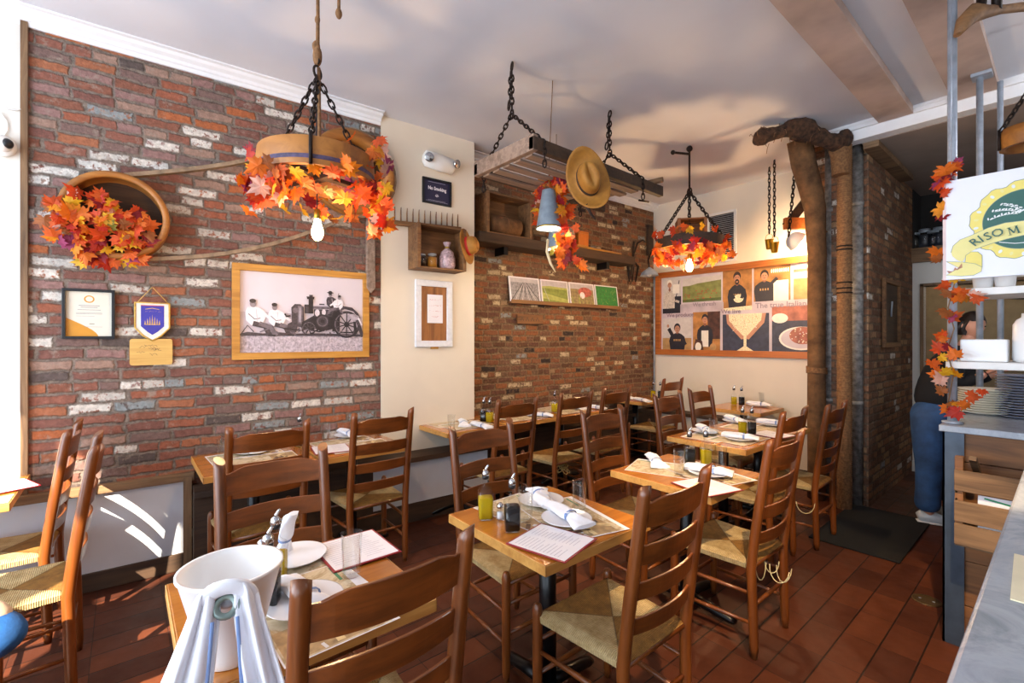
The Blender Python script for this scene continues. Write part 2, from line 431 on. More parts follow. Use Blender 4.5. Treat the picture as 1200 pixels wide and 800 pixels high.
struct(c, 'wall_chimney', M['brickdark'])
# the brick of the receding face needs its own run
struct(MB().b2(5.10, 6.95, -.012, 0, 0, 3.2), 'wall_hall_left', M['brickdark'], loc=(-1.17, 0, 0), rot=(0, 0, R(90)))
# hall end with doorway
struct(MB().b2(-1.2, -1.06, YE, YE + .12, 0, 2.36).b2(-1.06, -.22, YE, YE + .12, 2.09, 2.36).b2(-.22, XR, YE, YE + .12, 0, 2.36).b2(-1.2, XR, YE + .4, YE + .5, 2.36, 2.37), 'wall_hall_end', M['plaster'])
struct(MB().b2(-1.2, XR, YE + .4, YE + .5, 2.36, 3.3).b2(-1.17, -1.15, YE, YE + .4, 2.5, 3.2), 'wall_niche', plain('dark niche', '#1c1816', .9))
struct(MB().b2(-1.17, XR, YE - .06, YE + .5, 2.36, 2.52), 'trim_2', M['oldwood'])
struct(MB().b2(-1.09, -1.06, YE - .02, YE + .13, 0, 2.12).b2(-.22, -.19, YE - .02, YE + .13, 0, 2.12).b2(-1.09, -.19, YE - .02, YE + .13, 2.09, 2.12), 'door_2_frame', M['oldwoodz'])
struct(MB().b2(-1.6, -1.5, YE + .12, 9.2, 0, 2.6).b2(-1.6, .8, 9.1, 9.2, 0, 2.6).b2(.8, .9, YE + .12, 9.2, 0, 2.6).b2(-1.6, .9, YE + .5, 9.2, 2.6, 2.7), 'wall_corridor', plain('corridor paint', '#9a8a70', .7))
struct(MB().b2(XR, XR + .1, YF, YE + .5, 0, CEIL), 'wall_right', M['plaster'])
struct(MB().b2(-1.17, -1.155, YE - .02, YE, 0, .12).b2(-1.155, -1.06, YE - .02, YE, 0, .12), 'baseboard_hall', M['plaster'])
# ceilings
struct(MB().b2(-4.3, XR + .1, YF - .1, 4.95, CEIL, CEIL + .1).b2(-4.3, -1.15, 4.95, 6.0, CEIL, CEIL + .1), 'ceiling', M['ceil'])
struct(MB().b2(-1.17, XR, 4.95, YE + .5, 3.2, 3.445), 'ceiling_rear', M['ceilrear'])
struct(MB().b2(-1.40, XR, 4.83, 4.95, 3.205, CEIL).b2(-1.40, XR, 4.80, 4.83, 3.29, CEIL).b2(-1.40, -.6, 4.79, 4.80, 3.32, CEIL), 'trim_3', M['cornice'], bevel=.004)
mb = MB().b2(-1.02, -.80, YF, 4.8, 3.285, CEIL)
struct(mb, 'trim_4', M['ceilpatch'])
struct(MB().b2(-.57, -.33, YF, 4.8, 3.285, CEIL), 'trim_5', M['ceilpatch'])
struct(MB().b2(-1.16, -1.05, 4.95, 6.3, 3.15, 3.2), 'trim_6', M['oldwood'])
# cornice profiles, run along a wall
def cornice(name, x0, x1, loc, rz):
    prof = [(0, -.085), (-.012, -.085), (-.016, -.062), (-.03, -.058), (-.036, -.04), (-.062, -.028), (-.075, -.012), (-.10, -.010), (-.10, 0), (0, 0)]
    mb = MB(); n = len(prof)
    vs = [(x0, p[0], CEIL + p[1]) for p in prof] + [(x1, p[0], CEIL + p[1]) for p in prof]
    fs = [(i, (i + 1) % n, (i + 1) % n + n, i + n) for i in range(n)] + [tuple(reversed(range(n))), tuple(range(n, 2 * n))]
    mb.add(vs, fs)
    struct(mb, name, M['cornice'], loc=loc, rot=(0, 0, rz))
cornice('trim_7', -2.3, 1.63, (-3.753, 0, 0), RZL)
cornice('trim_8', 2.56, 5.74, (-3.93, 0, 0), RZ2)
# wainscot and dado under the brick wall
struct(lw(-2.3, .30, -.03, 0, .10, .58), 'wainscot', M['offwhitepanel'], loc=(-3.753, 0, 0), rot=(0, 0, RZL)).name = 'trim_9'
struct(lw(-2.3, .36, -.055, 0, .575, .625), 'trim_10', M['oldwood'], loc=(-3.753, 0, 0), rot=(0, 0, RZL), bevel=.004)
struct(lw(-2.3, .32, -.045, 0, 0, .11), 'baseboard_left', M['darkwood'], loc=(-3.753, 0, 0), rot=(0, 0, RZL), bevel=.004)
struct(lw(.30, .345, -.06, 0, .0, .60), 'trim_11', M['oldwoodz'], loc=(-3.753, 0, 0), rot=(0, 0, RZL))
# low ledge along the wall below the tables
b = MB().b2(.35, 2.56, -.24, 0, .50, .54)
struct(b, 'trim_12', M['darkwood'], loc=(-3.753, 0, 0), rot=(0, 0, RZL), bevel=.004)
struct(lw(.35, 1.50, -.20, 0, 0, .50), 'trim_13', M['darkwood'], loc=(-3.753, 0, 0), rot=(0, 0, RZL))
struct(lw(1.50, 2.56, -.20, 0, .16, .50), 'trim_14', M['offwhitepanel'], loc=(-3.753, 0, 0), rot=(0, 0, RZL))
struct(lw(1.50, 2.56, -.19, 0, 0, .16), 'baseboard_pier', M['darkwood'], loc=(-3.753, 0, 0), rot=(0, 0, RZL))
struct(MB().b2(2.3, 5.8, -.22, 0, .52, .56), 'trim_15', M['darkwood'], loc=(-3.93, 0, 0), rot=(0, 0, RZ2))
struct(MB().b2(2.3, 5.8, -.18, 0, 0, .52), 'trim_16', M['darkwood'], loc=(-3.93, 0, 0), rot=(0, 0, RZ2))
struct(MB().b2(-3.75, -1.62, BACK - .22, BACK, .52, .56).b2(-3.75, -1.62, BACK - .17, BACK, 0, .12), 'trim_17', M['darkwood'])
struct(MB().b2(-3.75, -1.62, BACK - .16, BACK, .12, .52), 'trim_18', M['plasterwarm'])

# storefront behind the camera: solid wall with two wide windows and a glazed door
wins = [(-3.35, -1.0, .55, 3.25), (-.75, .25, .1, 3.25), (.65, 2.6, .55, 3.0)]
mb = MB(); x = -4.2
for (a, b_, z0, z1) in wins:
    mb.b2(x, a, YF - .1, YF, 0, CEIL); mb.b2(a, b_, YF - .1, YF, 0, z0); mb.b2(a, b_, YF - .1, YF, z1, CEIL); x = b_
mb.b2(x, XR + .1, YF - .1, YF, 0, CEIL)
struct(mb, 'wall_front', M['plaster'])
for i, (a, b_, z0, z1) in enumerate(wins):
    nm = ['window_1', 'door_1', 'window_2'][i]
    fr = MB()
    for q in (a, b_ - .05): fr.b2(q, q + .05, YF - .08, YF + .0, z0, z1)
    for q in (z0, z1 - .05, 2.35): fr.b2(a, b_, YF - .08, YF, q, q + .05)
    k = 3 if i != 1 else 1
    for j in range(1, k): xx = a + (b_ - a) * j / k; fr.b2(xx - .025, xx + .025, YF - .08, YF, z0, z1)
    p = struct(fr, nm, M['darkwood'])

# world: bright overcast daylight outside
w = bpy.data.worlds.new('World'); bpy.context.scene.world = w; w.use_nodes = True
w.node_tree.nodes['Background'].inputs[0].default_value = (.74, .86, 1.0, 1)
w.node_tree.nodes['Background'].inputs[1].default_value = 2.3
def light(name, typ, loc, energy, color, size=None, rot=None, sy=None, spot=None, blend=.5):
    l = bpy.data.lights.new(name, typ); l.energy = energy; l.color = color
    o = bpy.data.objects.new(name, l); COL.objects.link(o); o.location = loc
    if typ == 'AREA':
        l.shape = 'RECTANGLE'; l.size = size; l.size_y = sy or size
    elif typ in ('POINT', 'SPOT') and size is not None: l.shadow_soft_size = size
    if typ == 'SUN': l.angle = size
    if spot: l.spot_size = spot; l.spot_blend = blend
    if rot is not None: o.rotation_euler = rot
    return o
for i, (a, b_, z0, z1) in enumerate(wins):
    # daylight entering through each storefront opening
    light('daylight', 'AREA', ((a + b_) / 2, YF + .01, (z0 + z1) / 2), (12, 6, 5)[i] * (b_ - a) * (z1 - z0), (.74, .86, 1.0), b_ - a, (R(90 + 14), 0, 0), z1 - z0)
sun_dir = Vector((-1.0, 1, -1.1)).normalized()
s = light('sun', 'SUN', (2, -6, 5), 9.0, (1.0, .88, .70), R(.6)); s.data.energy = 16; s.rotation_euler = sun_dir.to_track_quat('-Z', 'Y').to_euler()
# camera
cam = bpy.data.cameras.new('camera'); co = bpy.data.objects.new('camera', cam); COL.objects.link(co)
co.location = (0, 0, CH); co.rotation_euler = (R(90), 0, YAW); cam.sensor_width = 36; cam.lens = FPX / 1200 * 36
cam.shift_y = -(400 - CY) / 1200; cam.clip_start = .02
bpy.context.scene.camera = co
vs = bpy.context.scene.view_settings; vs.view_transform = 'Standard'; vs.look = 'None'; vs.gamma = 1; vs.use_curve_mapping = False
vs.exposure = 0.78
cy = bpy.context.scene.cycles
cy.use_denoising = True; cy.max_bounces = 10; cy.diffuse_bounces = 5; cy.glossy_bounces = 4; cy.transmission_bounces = 8; cy.transparent_max_bounces = 8
cy.sample_clamp_indirect = 6; cy.caustics_reflective = False; cy.caustics_refractive = False
light('assumed_corridor_lamp', 'POINT', (-.9, 7.9, 2.3), 9, (1, .84, .62), .1)  # unseen lamp, assumed from the bright strip beyond the doorway
# ============================================================ chairs and tables
def make_chair():
    r = thing('ladderback_chair', 'x', 'chair')
    def bx(z):   # back post centre line: upright to the seat, then leaning back
        if z < .42: return .012 * (1 - z / .42) * -1
        return -.085 * ((z - .42) / .62) ** 1.15
    H = 1.045
    for sgn in (1, -1):
        zs = [0, .05, .2, .42, .5, .6, .7, .8, .9, .98, 1.01]
        pts = [(bx(z), sgn * (.185 + .006 * (z > .4)), z) for z in zs]
        rad = [.014, .020, .021, .022, .022, .022, .022, .0215, .021, .021, .0205]
        mb = MB().tube(pts + [(bx(1.035), sgn * .191, 1.036)], rad + [.0200], 12)
        for j in range(12):      # slanting cut at the top
            i_ = len(mb.v) - 12 + j; x_, y_, z_ = mb.v[i_]; mb.v[i_] = (x_, y_, z_ - .75 * (x_ - bx(1.035)) + sgn * .35 * (y_ - sgn * .191))
        if 0:
          pass
        mb.build('back_post', M['chairz'], r)
    for sgn in (1, -1):
        pts = [(.385, sgn * .212, z) for z in (0, .04, .3, .44, .462)] + [(.385, sgn * .212, .476), (.385, sgn * .212, .482)]
        MB().tube(pts, [.012, .0185, .020, .020, .019, .014, .006], 12).build('front_leg', M['chairz'], r)
    # slats: bowed backwards, top edge arched with small shoulders
    for k, (z0, h, arch) in enumerate([(.900, .082, .016), (.772, .066, .006), (.652, .060, .005), (.532, .056, .004)]):
        n = 14; top = []; bot = []
        for i in range(n + 1):
            t = i / n; y = -.181 + .362 * t; u = abs(2 * t - 1)
            bow = -.030 * (1 - u * u)
            sh = arch * (1 - u ** 2) if k else (arch * (1 if u < .62 else max(0, (1 - (u - .62) / .24)) * 1 if u < .86 else 0))
            zb = z0 - .002 * (1 - u * u)
            top.append((y, z0 + h + sh, bow)); bot.append((y, zb, bow))
        vs = []
        for (y, z, bw) in top: vs += [(bx(z) + bw + .005, y, z), (bx(z) + bw - .005, y, z)]
        for (y, z, bw) in bot: vs += [(bx(z) + bw + .005, y, z), (bx(z) + bw - .005, y, z)]
        m = 2 * (n + 1); fs = []
        for i in range(n):
            a = 2 * i
            fs += [(a, a + 1, a + 3, a + 2), (m + a, m + a + 2, m + a + 3, m + a + 1), (a, a + 2, m + a + 2, m + a), (a + 1, m + a + 1, m + a + 3, a + 3)]
        MB().add(vs, fs, 0, False).build('slat', M['chairy'], r, bevel=.002, seg=1)
    # rungs
    def rung(p, q, rr=.0095):
        p = Vector(p); q = Vector(q)
        MB().tube([p, p.lerp(q, .5), q], [rr * .8, rr * 1.15, rr * .8], 8).build('rung', M['chairz'], r)
    for z in (.16, .30):
        for sgn in (1, -1): rung((-.006, sgn * .186, z), (.385, sgn * .212, z))
    for z in (.205, .335): rung((.385, -.2, z), (.385, .2, z))
    rung((-.004, -.17, .24), (-.004, .17, .24))
    rails = MB()
    for a, b in (((0, -.17, .425), (0, .17, .425)), ((.385, -.2, .425), (.385, .2, .425)), ((0, -.172, .425), (.385, -.205, .425)), ((0, .172, .425), (.385, .205, .425))):
        rails.tube([a, b], .011, 8)
    rails.build('seat_rail', M['chairz'], r)
    # rush seat: a flattish cushion that dips towards the middle and rolls over the rails
    mb = MB(); N = 18
    def sp(u, v):   # u front-back 0..1, v side -1..1
        hw = .190 + .030 * u
        return .0 + .398 * u - .006, v * hw
    top = []; 
    for i in range(N + 1):
        for j in range(N + 1):
            u = i / N; v = 2 * j / N - 1
            x, y = sp(u, v)
            e = max(abs(2 * u - 1), abs(v))
            z = .452 - .016 * (1 - e) - .016 * max(0, (e - .86) / .14) ** 2
            top.append((x, y, z))
    mb.add(top, [(i * (N + 1) + j, (i + 1) * (N + 1) + j, (i + 1) * (N + 1) + j + 1, i * (N + 1) + j + 1) for i in range(N) for j in range(N)], 0, True)
    ring = [(0, j) for j in range(N + 1)] + [(i, N) for i in range(1, N + 1)] + [(N, j) for j in range(N - 1, -1, -1)] + [(i, 0) for i in range(N - 1, 0, -1)]
    lo = []; hi = []
    for (i, j) in ring:
        p = top[i * (N + 1) + j]; hi.append(p)
        lo.append((.19 + (p[0] - .19) * .985, p[1] * .985, .413))
    n = len(ring)
    mb.add(hi + lo, [(k, (k + 1) % n, n + (k + 1) % n, n + k) for k in range(n)], 0, False)
    mb.add([(.19 + (p[0] - .19), p[1], .412) for p in lo], [tuple(range(n))])
    o = mb.build('seat', M['rush'], r)
    return r
chairs = Kind(make_chair)
W_, E_ = 0, PI      # facing +X / facing -X
G = None
chair_spots = [   # back-top x, centre y, facing, label
    (-.94, .453, 'w', 'ladderback wooden chair nearest the camera, its back across the front table'),
    (-2.08, .47, 'e', 'ladderback chair on the wall side of the front table, behind the white bucket'),
    (-.845, 1.44, 'w', 'ladderback chair in the centre foreground with its whole rush seat in view'),
    (-2.06, 1.50, 'e', 'ladderback chair on the wall side of the centre table, behind the oil bottle'),
    (-.875, 2.46, 'w', 'ladderback chair of the right middle table with strings hanging under its seat'),
    (-2.0, 2.44, 'e', 'ladderback chair on the wall side of the right middle table'),
    (-2.22, 3.58, 'e', 'nearer ladderback chair on the wall side of the double table'),
    (-2.27, 4.22, 'e', 'farther ladderback chair on the wall side of the double table'),
    (-1.155, 3.38, 'w', 'ladderback chair on the aisle side of the double table, the nearer one'),
    (-1.08, 3.97, 'w', 'tall looking ladderback chair in front of the rope wrapped pipes on the aisle side'),
    (-2.78, .61, 'w', 'ladderback chair at the first table along the brick wall, below the tractor picture'),
    (-2.81, 1.28, 'w', 'ladderback chair at the second brick wall table, overlapping the white pier edge'),
    (-2.74, 2.35, 'w', 'ladderback chair at the wall table just right of the white pier'),
    (-2.74, 3.02, 'w', 'ladderback chair of the recessed brick wall row with raffia tangled underneath'),
    (-2.74, 3.58, 'w', 'ladderback chair at the third table of the recessed brick wall row'),
    (-2.98, 4.95, 'w', 'ladderback chair at the far corner table by the cream back wall'),
]
for (tx, cyy, fc, lab) in chair_spots:
    chairs.put((tx - .09, cyy, 0) if fc == 'w' else (tx + .09, cyy, 0), PI if fc == 'w' else 0, lab, 'ladderback chairs')
# chairs at the left edge face the street
chairs.put((-3.42, -.29, 0), -PI / 2 - R(3), 'ladderback chair close to the left wainscot, seen side on at the left edge', 'ladderback chairs')
chairs.put((-2.88, -.18, 0), -PI / 2, 'ladderback chair at the left edge with sunlight on its rush seat', 'ladderback chairs')
chairs.put((-2.41, -.76, 0), PI / 2 + R(0), 'ladderback chair mostly outside the frame under the blue and beige bag', 'ladderback chairs')

TW, TL = .60, .60
def make_table():
    r = thing('dining_table', 'x', 'table')
    MB().b2(-TW / 2 + .004, TW / 2 - .004, -TL / 2 + .004, TL / 2 - .004, .713, .75).build('tabletop', M['pinetop'], r, bevel=.003)
    e = MB().b2(-TW / 2, TW / 2, -TL / 2, -TL / 2 + .004, .712, .748).b2(-TW / 2, TW / 2, TL / 2 - .004, TL / 2, .712, .748)
    e.b2(-TW / 2, -TW / 2 + .004, -TL / 2, TL / 2, .712, .748).b2(TW / 2 - .004, TW / 2, -TL / 2, TL / 2, .712, .748)
    e.build('edge_band', M['pineedge'], r, bevel=.0012, seg=1)
    MB().b2(-.2, .2, -.028, .028, .698, .713).b2(-.028, .028, -.2, .2, .698, .713).build('mounting_bracket', M['black'], r)
    MB().tube([(0, 0, .05), (0, 0, .70)], .036, 16).build('column', M['black'], r)
    for a in range(4):
        d = Vector((math.cos(a * PI / 2), math.sin(a * PI / 2), 0))
        MB().tube([d * .0 + Vector((0, 0, .06)), d * .12 + Vector((0, 0, .052)), d * .25 + Vector((0, 0, .035)), d * .275 + Vector((0, 0, .03))], [(.03, .034), (.026, .03), (.022, .027), (.012, .02)], 10).build('foot', M['black'], r)
    return r
tables = Kind(make_table)
TB = {
 'front': (-1.475, .397, 'front dining table with the white bucket standing on it'),
 'centre': (-1.41, 1.37, 'centre foreground dining table with the oil and vinegar bottles on its near corner'),
 'rmid': (-1.39, 2.44, 'dining table right of the centre one, two glasses and bottles grouped on its far side'),
 'dbl1': (-1.70, 3.52, 'nearer half of the double table before the back wall'),
 'dbl2': (-1.70, 4.13, 'farther half of the double table before the back wall'),
 'back': (-2.30, 5.22, 'dining table standing against the cream back wall under the mural'),
 'wall1': (-3.31, .63, 'first dining table along the brick wall, below the tractor picture'),
 'wall2': (-3.29, 1.25, 'second dining table along the brick wall, next to the white pier'),
 'rec1': (-3.46, 2.27, 'dining table jutting out at the right edge of the white pier'),
 'rec2': (-3.46, 2.90, 'second dining table of the recessed brick wall row'),
 'rec3': (-3.46, 3.55, 'third dining table of the recessed brick wall row'),
 'rec4': (-3.55, 4.95, 'corner dining table where brick and cream wall meet'),
 'left': (-3.41, -.70, 'dining table cut by the left edge of the picture, near the white painted wall'),
}
for k, (x, y, lab) in TB.items():
    if k == 'rec4': y = 5.0
    tables.put((x, y, 0), R(0), lab, 'square dining tables')
# ============================================================ helpers for flat prints
class Print:
    """flat printed picture: shapes in (u,v) in 0..1 across w x h, facing local -y"""
    def __init__(s, w, h, y=0.0):
        s.w, s.h, s.y = w, h, y; s.mb = MB(); s.mats = []; s.k = 0
    def mi(s, m):
        if m not in s.mats: s.mats.append(m)
        return s.mats.index(m)
    def poly(s, pts, m):
        s.k += 1; y = s.y - .00004 * s.k
        s.mb.add([(p[0] * s.w, y, p[1] * s.h) for p in pts], [tuple(range(len(pts)))], s.mi(m)); return s
    def rect(s, a, b, c, d, m): return s.poly([(a, b), (c, b), (c, d), (a, d)], m)
    def ell(s, cx, cy, rx, ry, m, n=18, a0=0, a1=2 * PI, rot=0):
        pts = []
        for i in range(n):
            a = a0 + (a1 - a0) * i / (n if a1 - a0 > 6.2 else n - 1)
            x, y = rx * math.cos(a), ry * math.sin(a)
            pts.append((cx + x * math.cos(rot) - y * math.sin(rot), cy + x * math.sin(rot) + y * math.cos(rot)))
        return s.poly(pts, m)
    def ring(s, cx, cy, rx, ry, t, m, n=24, asp=1):
        s.k += 1; y = s.y - .00004 * s.k; vs = []
        for i in range(n):
            a = 2 * PI * i / n
            vs.append(((cx + rx * math.cos(a)) * s.w, y, (cy + ry * math.sin(a)) * s.h)); vs.append(((cx + (rx - t) * math.cos(a)) * s.w, y, (cy + (ry - t * ry / rx) * math.sin(a)) * s.h))
        s.mb.add(vs, [(2 * i, 2 * ((i + 1) % n), 2 * ((i + 1) % n) + 1, 2 * i + 1) for i in range(n)], s.mi(m)); return s
    def line(s, pts, t, m):
        """stroke; t is the thickness in metres"""
        s.k += 1; y = s.y - .00004 * s.k
        P = [Vector((p[0] * s.w, p[1] * s.h)) for p in pts]; vs = []
        for i, p in enumerate(P):
            d = (P[min(i + 1, len(P) - 1)] - P[max(i - 1, 0)]).normalized(); n_ = Vector((-d.y, d.x)) * t / 2
            vs += [(p.x + n_.x, y, p.y + n_.y), (p.x - n_.x, y, p.y - n_.y)]
        s.mb.add(vs, [(2 * i, 2 * i + 1, 2 * i + 3, 2 * i + 2) for i in range(len(P) - 1)], s.mi(m)); return s
    def build(s, name, parent, label=None):
        o = s.mb.build(name, s.mats, parent)
        if label: o['label'] = label
        return o
def flat(name, c, rough=.5, var=.1, scale=20): return plain('print ' + name, c, rough, 0, var, scale)
def frame_mb(w, h, fw, d, y0=-.0, mi=0, seg=True):
    mb = MB()
    mb.b2(0, w, -d, y0, 0, fw, mi).b2(0, w, -d, y0, h - fw, h, mi).b2(0, fw, -d, y0, fw, h - fw, mi).b2(w - fw, w, -d, y0, fw, h - fw, mi); return mb

def scrawl(w, h, mat, name, parent, Mx, seed=1):
    # handwriting too small to read: a row of joined pen strokes
    rnd = random.Random(seed); mb = MB(); x = -w / 2; P = []
    while x < w / 2:
        if rnd.random() < .13 and P: _st(mb, P, h * .11); P = []; x += h * .45
        P.append((x, rnd.uniform(-.5, .5) * h * rnd.choice([.5, .6, 1]))); x += h * rnd.uniform(.14, .26)
    _st(mb, P, h * .11)
    o = mb.build(name, mat, parent); o.data.transform(Mx); return o
def _st(mb, P, t):
    if len(P) < 2: return
    vs = []
    for x, y in P: vs += [(x, y + t / 2, 0), (x + t * .4, y - t / 2, 0)]
    mb.add(vs, [(2 * i, 2 * i + 1, 2 * i + 3, 2 * i + 2) for i in range(len(P) - 1)])
# ============================================================ front brick wall
def on_wall(y, z, out=.004):   # origin on the front brick wall
    return (wx1(y) + out, y, z)
# tractor picture
r = thing('framed_photograph', 'large wood framed black and white photograph of men around an old tractor', 'picture', on_wall(.572, 1.355), RZL)
fw, fh = .955, .672
frame_mb(fw, fh, .048, .03).build('frame', M['frame'], r, bevel=.002)
S = flat('sky', '#d6cdd6', var=.03, scale=3); F1 = flat('field', '#b7acb6', var=.25, scale=60); DK = flat('dark', '#2a2428', var=.3, scale=40); MD = flat('mid', '#6a6068', var=.25, scale=40); LT = flat('light', '#e9e3e8', var=.06, scale=30); SK = flat('face grey', '#8d8288', var=.1); TREE = flat('far trees', '#a59ba5', var=.2, scale=30)
p = Print(fw, fh, -.006)
DM = flat('dark mid', '#443c42', var=.35, scale=60); HZ = flat('haze', '#c6bcc6', var=.06); GL = flat('grass light', '#d6ccd4', var=.12, scale=80)
p.rect(.05, .07, .95, .93, S).poly([(.05, .26), (.05, .50), (.2, .505), (.5, .49), (.8, .50), (.95, .485), (.95, .26)], HZ).poly([(.05, .07), (.05, .27), (.3, .28), (.6, .27), (.95, .26), (.95, .07)], F1)
p.poly([(.3, .47), (.36, .50), (.42, .485), (.42, .46), (.3, .455)], TREE)
for i in range(230):
    x = random.uniform(.055, .94); y = random.uniform(.075, .245); p.line([(x, y), (x + random.uniform(-.006, .006), y + random.uniform(.015, .045))], .0016, random.choice([MD, GL, GL, TREE]))
p.poly([(.05, .27), (.1, .29), (.2, .275), (.3, .29), (.4, .275), (.6, .28), (.93, .27), (.93, .245), (.5, .25), (.05, .25)], DM)
def man(hx, hy, s, flip=1, shirt=LT, legs=DM):
    def P(x, y): return (hx + flip * x * s, hy + y * s)
    p.poly([P(-.035, -.05), P(-.05, -.10), P(-.045, -.19), P(-.01, -.24), P(.06, -.23), P(.085, -.15), P(.07, -.08), P(.03, -.045)], shirt)
    p.line([P(-.03, -.08), P(.0, -.17), P(.07, -.16)], .022 * s, shirt); p.line([P(.055, -.08), P(.09, -.14), P(.12, -.17)], .020 * s, shirt)
    p.line([P(-.03, -.12), P(.01, -.175), P(.05, -.165)], .006 * s, MD); p.line([P(.02, -.07), P(.03, -.2)], .004 * s, HZ)
    p.line([P(.0, -.22), P(.08, -.25), P(.11, -.34)], .036 * s, legs); p.line([P(.04, -.22), P(.12, -.26), P(.155, -.35)], .032 * s, MD); p.line([P(.10, -.345), P(.15, -.345)], .012 * s, DK)
    p.ell(*P(0, -.012), .021 * s, .040 * s, SK, 16); p.ell(*P(-.002, .016), .022 * s, .022 * s, DK, 14); p.ell(*P(-.007, -.008), .004 * s, .004 * s, DK, 6); p.ell(*P(.008, -.008), .004 * s, .004 * s, DK, 6)
man(.135, .60, 1.0); man(.28, .57, .9); p.line([(.06, .27), (.10, .36), (.14, .29)], .006, DK); p.line([(.18, .29), (.25, .33), (.31, .28)], .008, MD)
# engine and bonnet
p.poly([(.36, .30), (.37, .38), (.42, .42), (.44, .36), (.43, .29)], DM); p.line([(.34, .33), (.46, .31)], .010, DK); p.line([(.39, .47), (.36, .46), (.35, .49)], .012, DK)
p.poly([(.40, .36), (.395, .56), (.42, .60), (.46, .60), (.485, .57), (.49, .34)], DM); p.rect(.44, .38, .475, .585, MD); p.rect(.45, .40, .465, .57, TREE); p.ell(.425, .53, .02, .03, MD)
p.poly([(.47, .33), (.47, .40), (.56, .48), (.72, .50), (.73, .34), (.60, .29)], DK); p.rect(.49, .50, .53, .60, DM).rect(.52, .50, .555, .67, DK).poly([(.51, .66), (.56, .66), (.565, .69), (.505, .69)], DK).rect(.525, .69, .552, .71, DM)
p.rect(.555, .555, .70, .60, MD).rect(.555, .585, .70, .60, HZ).rect(.60, .60, .64, .615, DM).poly([(.56, .47), (.56, .55), (.70, .55), (.70, .47)], DM); p.ell(.585, .51, .018, .04, GL); p.ell(.635, .52, .015, .035, GL)
def wheel(cx, cy, rr, t, n, hub=MD):
    a = rr; b = rr * fw / fh
    p.ring(cx, cy, a, b, t, DK, 32); p.ring(cx, cy, a * .88, b * .88, t * .5, MD, 32)
    for i in range(n):
        an = PI * i / n + .3; p.line([(cx - a * .9 * math.cos(an), cy - b * .9 * math.sin(an)), (cx + a * .9 * math.cos(an), cy + b * .9 * math.sin(an))], .009, DM)
    p.ell(cx, cy, a * .2, b * .2, DK)
wheel(.522, .335, .055, .012, 4); p.ell(.625, .415, .056, .056 * fw / fh, DM, 28); p.ring(.625, .415, .056, .08, .008, DK, 28); p.ring(.625, .415, .040, .057, .006, MD, 28); p.ell(.625, .415, .016, .022, DK)
p.poly([(.70, .30), (.70, .56), (.75, .62), (.79, .60), (.76, .45), (.76, .30)], DK)
wheel(.815, .385, .110, .016, 5); p.poly([(.72, .54), (.78, .60), (.86, .585), (.91, .52), (.93, .46), (.905, .47), (.87, .54), (.80, .565), (.745, .53)], DM)
p.line([(.77, .29), (.86, .29), (.90, .33)], .012, DK)
man(.685, .725, .62, 1, DM, DK); p.ell(.685, .745, .026, .008, DK); p.ell(.685, .752, .015, .014, DK); man(.755, .70, .60, -1, LT, DM); p.line([(.745, .71), (.752, .745)], .006, SK)
p.poly([(.82, .50), (.87, .51), (.915, .49), (.935, .40), (.90, .36), (.86, .44), (.82, .47)], TREE); p.line([(.90, .44), (.925, .34), (.945, .24)], .026, DM); p.line([(.88, .42), (.885, .33), (.875, .25)], .022, DK); p.line([(.91, .46), (.94, .38)], .010, LT)
for i in range(60):
    x = random.uniform(.35, .93); y = random.uniform(.27, .33); p.ell(x, y, random.uniform(.003, .009), random.uniform(.003, .008), random.choice([DK, MD, DM, TREE]), 7)
p.build('photograph', r)
scrawl(.24, .024, DK, 'handwritten_caption', r, Matrix.Translation((.78, -.0265, .090)) @ RX90, 3)

# certificate
r = thing('framed_certificate', 'black framed certificate with a yellow curved corner on the brick wall', 'certificate', on_wall(-.276, 1.50), RZL)
w_, h_ = .236, .297
frame_mb(w_, h_, .016, .022).build('frame', M['blacksatin'], r, bevel=.002)
p = Print(w_, h_, -.004); YL = flat('gold', '#c98a22', var=.03); CR = flat('cream', '#d8d2c2', var=.02)
p.rect(.05, .04, .95, .96, CR)
p.poly([(.07, .05)] + [(.07 + .6 * math.sin(t), .42 - .37 * (1 - math.cos(t)) ** .5 * 1.0) for t in [0, .2, .45, .7, .95, 1.2, 1.45, 1.57]] + [(.67, .05)], YL)
p.ring(.5, .80, .10, .075, .03, YL)
p.rect(.3, .665, .7, .675, M['ink3']).rect(.34, .63, .66, .64, M['ink3']).rect(.28, .58, .72, .588, M['ink3']).rect(.25, .52, .75, .526, M['ink3']).rect(.25, .50, .75, .506, M['ink3']).rect(.25, .455, .6, .46, M['ink3']).rect(.5, .3, .6, .31, M['ink2']).rect(.4, .24, .75, .245, M['ink3'])
p.build('document', r)

# signed wooden board and pennant
r = thing('signed_wooden_board', 'small pale wooden board with handwritten signatures below the blue pennant', 'board', on_wall(.028, 1.335), RZL)
pts = []
bw, bh = .215, .165
for (cx_, cz_, a0) in ((bw - .015, .015, -90), (bw - .015, bh - .015, 0), (.015, bh - .015, 90), (.015, .015, 180)):
    for i in range(5): a = R(a0 + 22.5 * i); pts.append((cx_ + .015 * math.cos(a), cz_ + .015 * math.sin(a)))
MB().prism(pts, -.014, 0).build('board', wood('signed board wood', '#b98d45', '#d5ad62', 'x', .6), r)
p = Print(bw, bh, -.0142)
for i in range(9):
    x0 = random.uniform(.08, .65); z0 = random.uniform(.15, .85)
    p.line([(x0 + .03 * k, z0 + random.uniform(-.05, .05)) for k in range(7)], .0016, M['ink2'])
p.build('signatures', r, 'black pen signatures')
r = thing('pennant', 'blue and gold fringed pennant hanging from a cord on the brick wall', 'pennant', on_wall(.054, 1.49, .022), RZL)
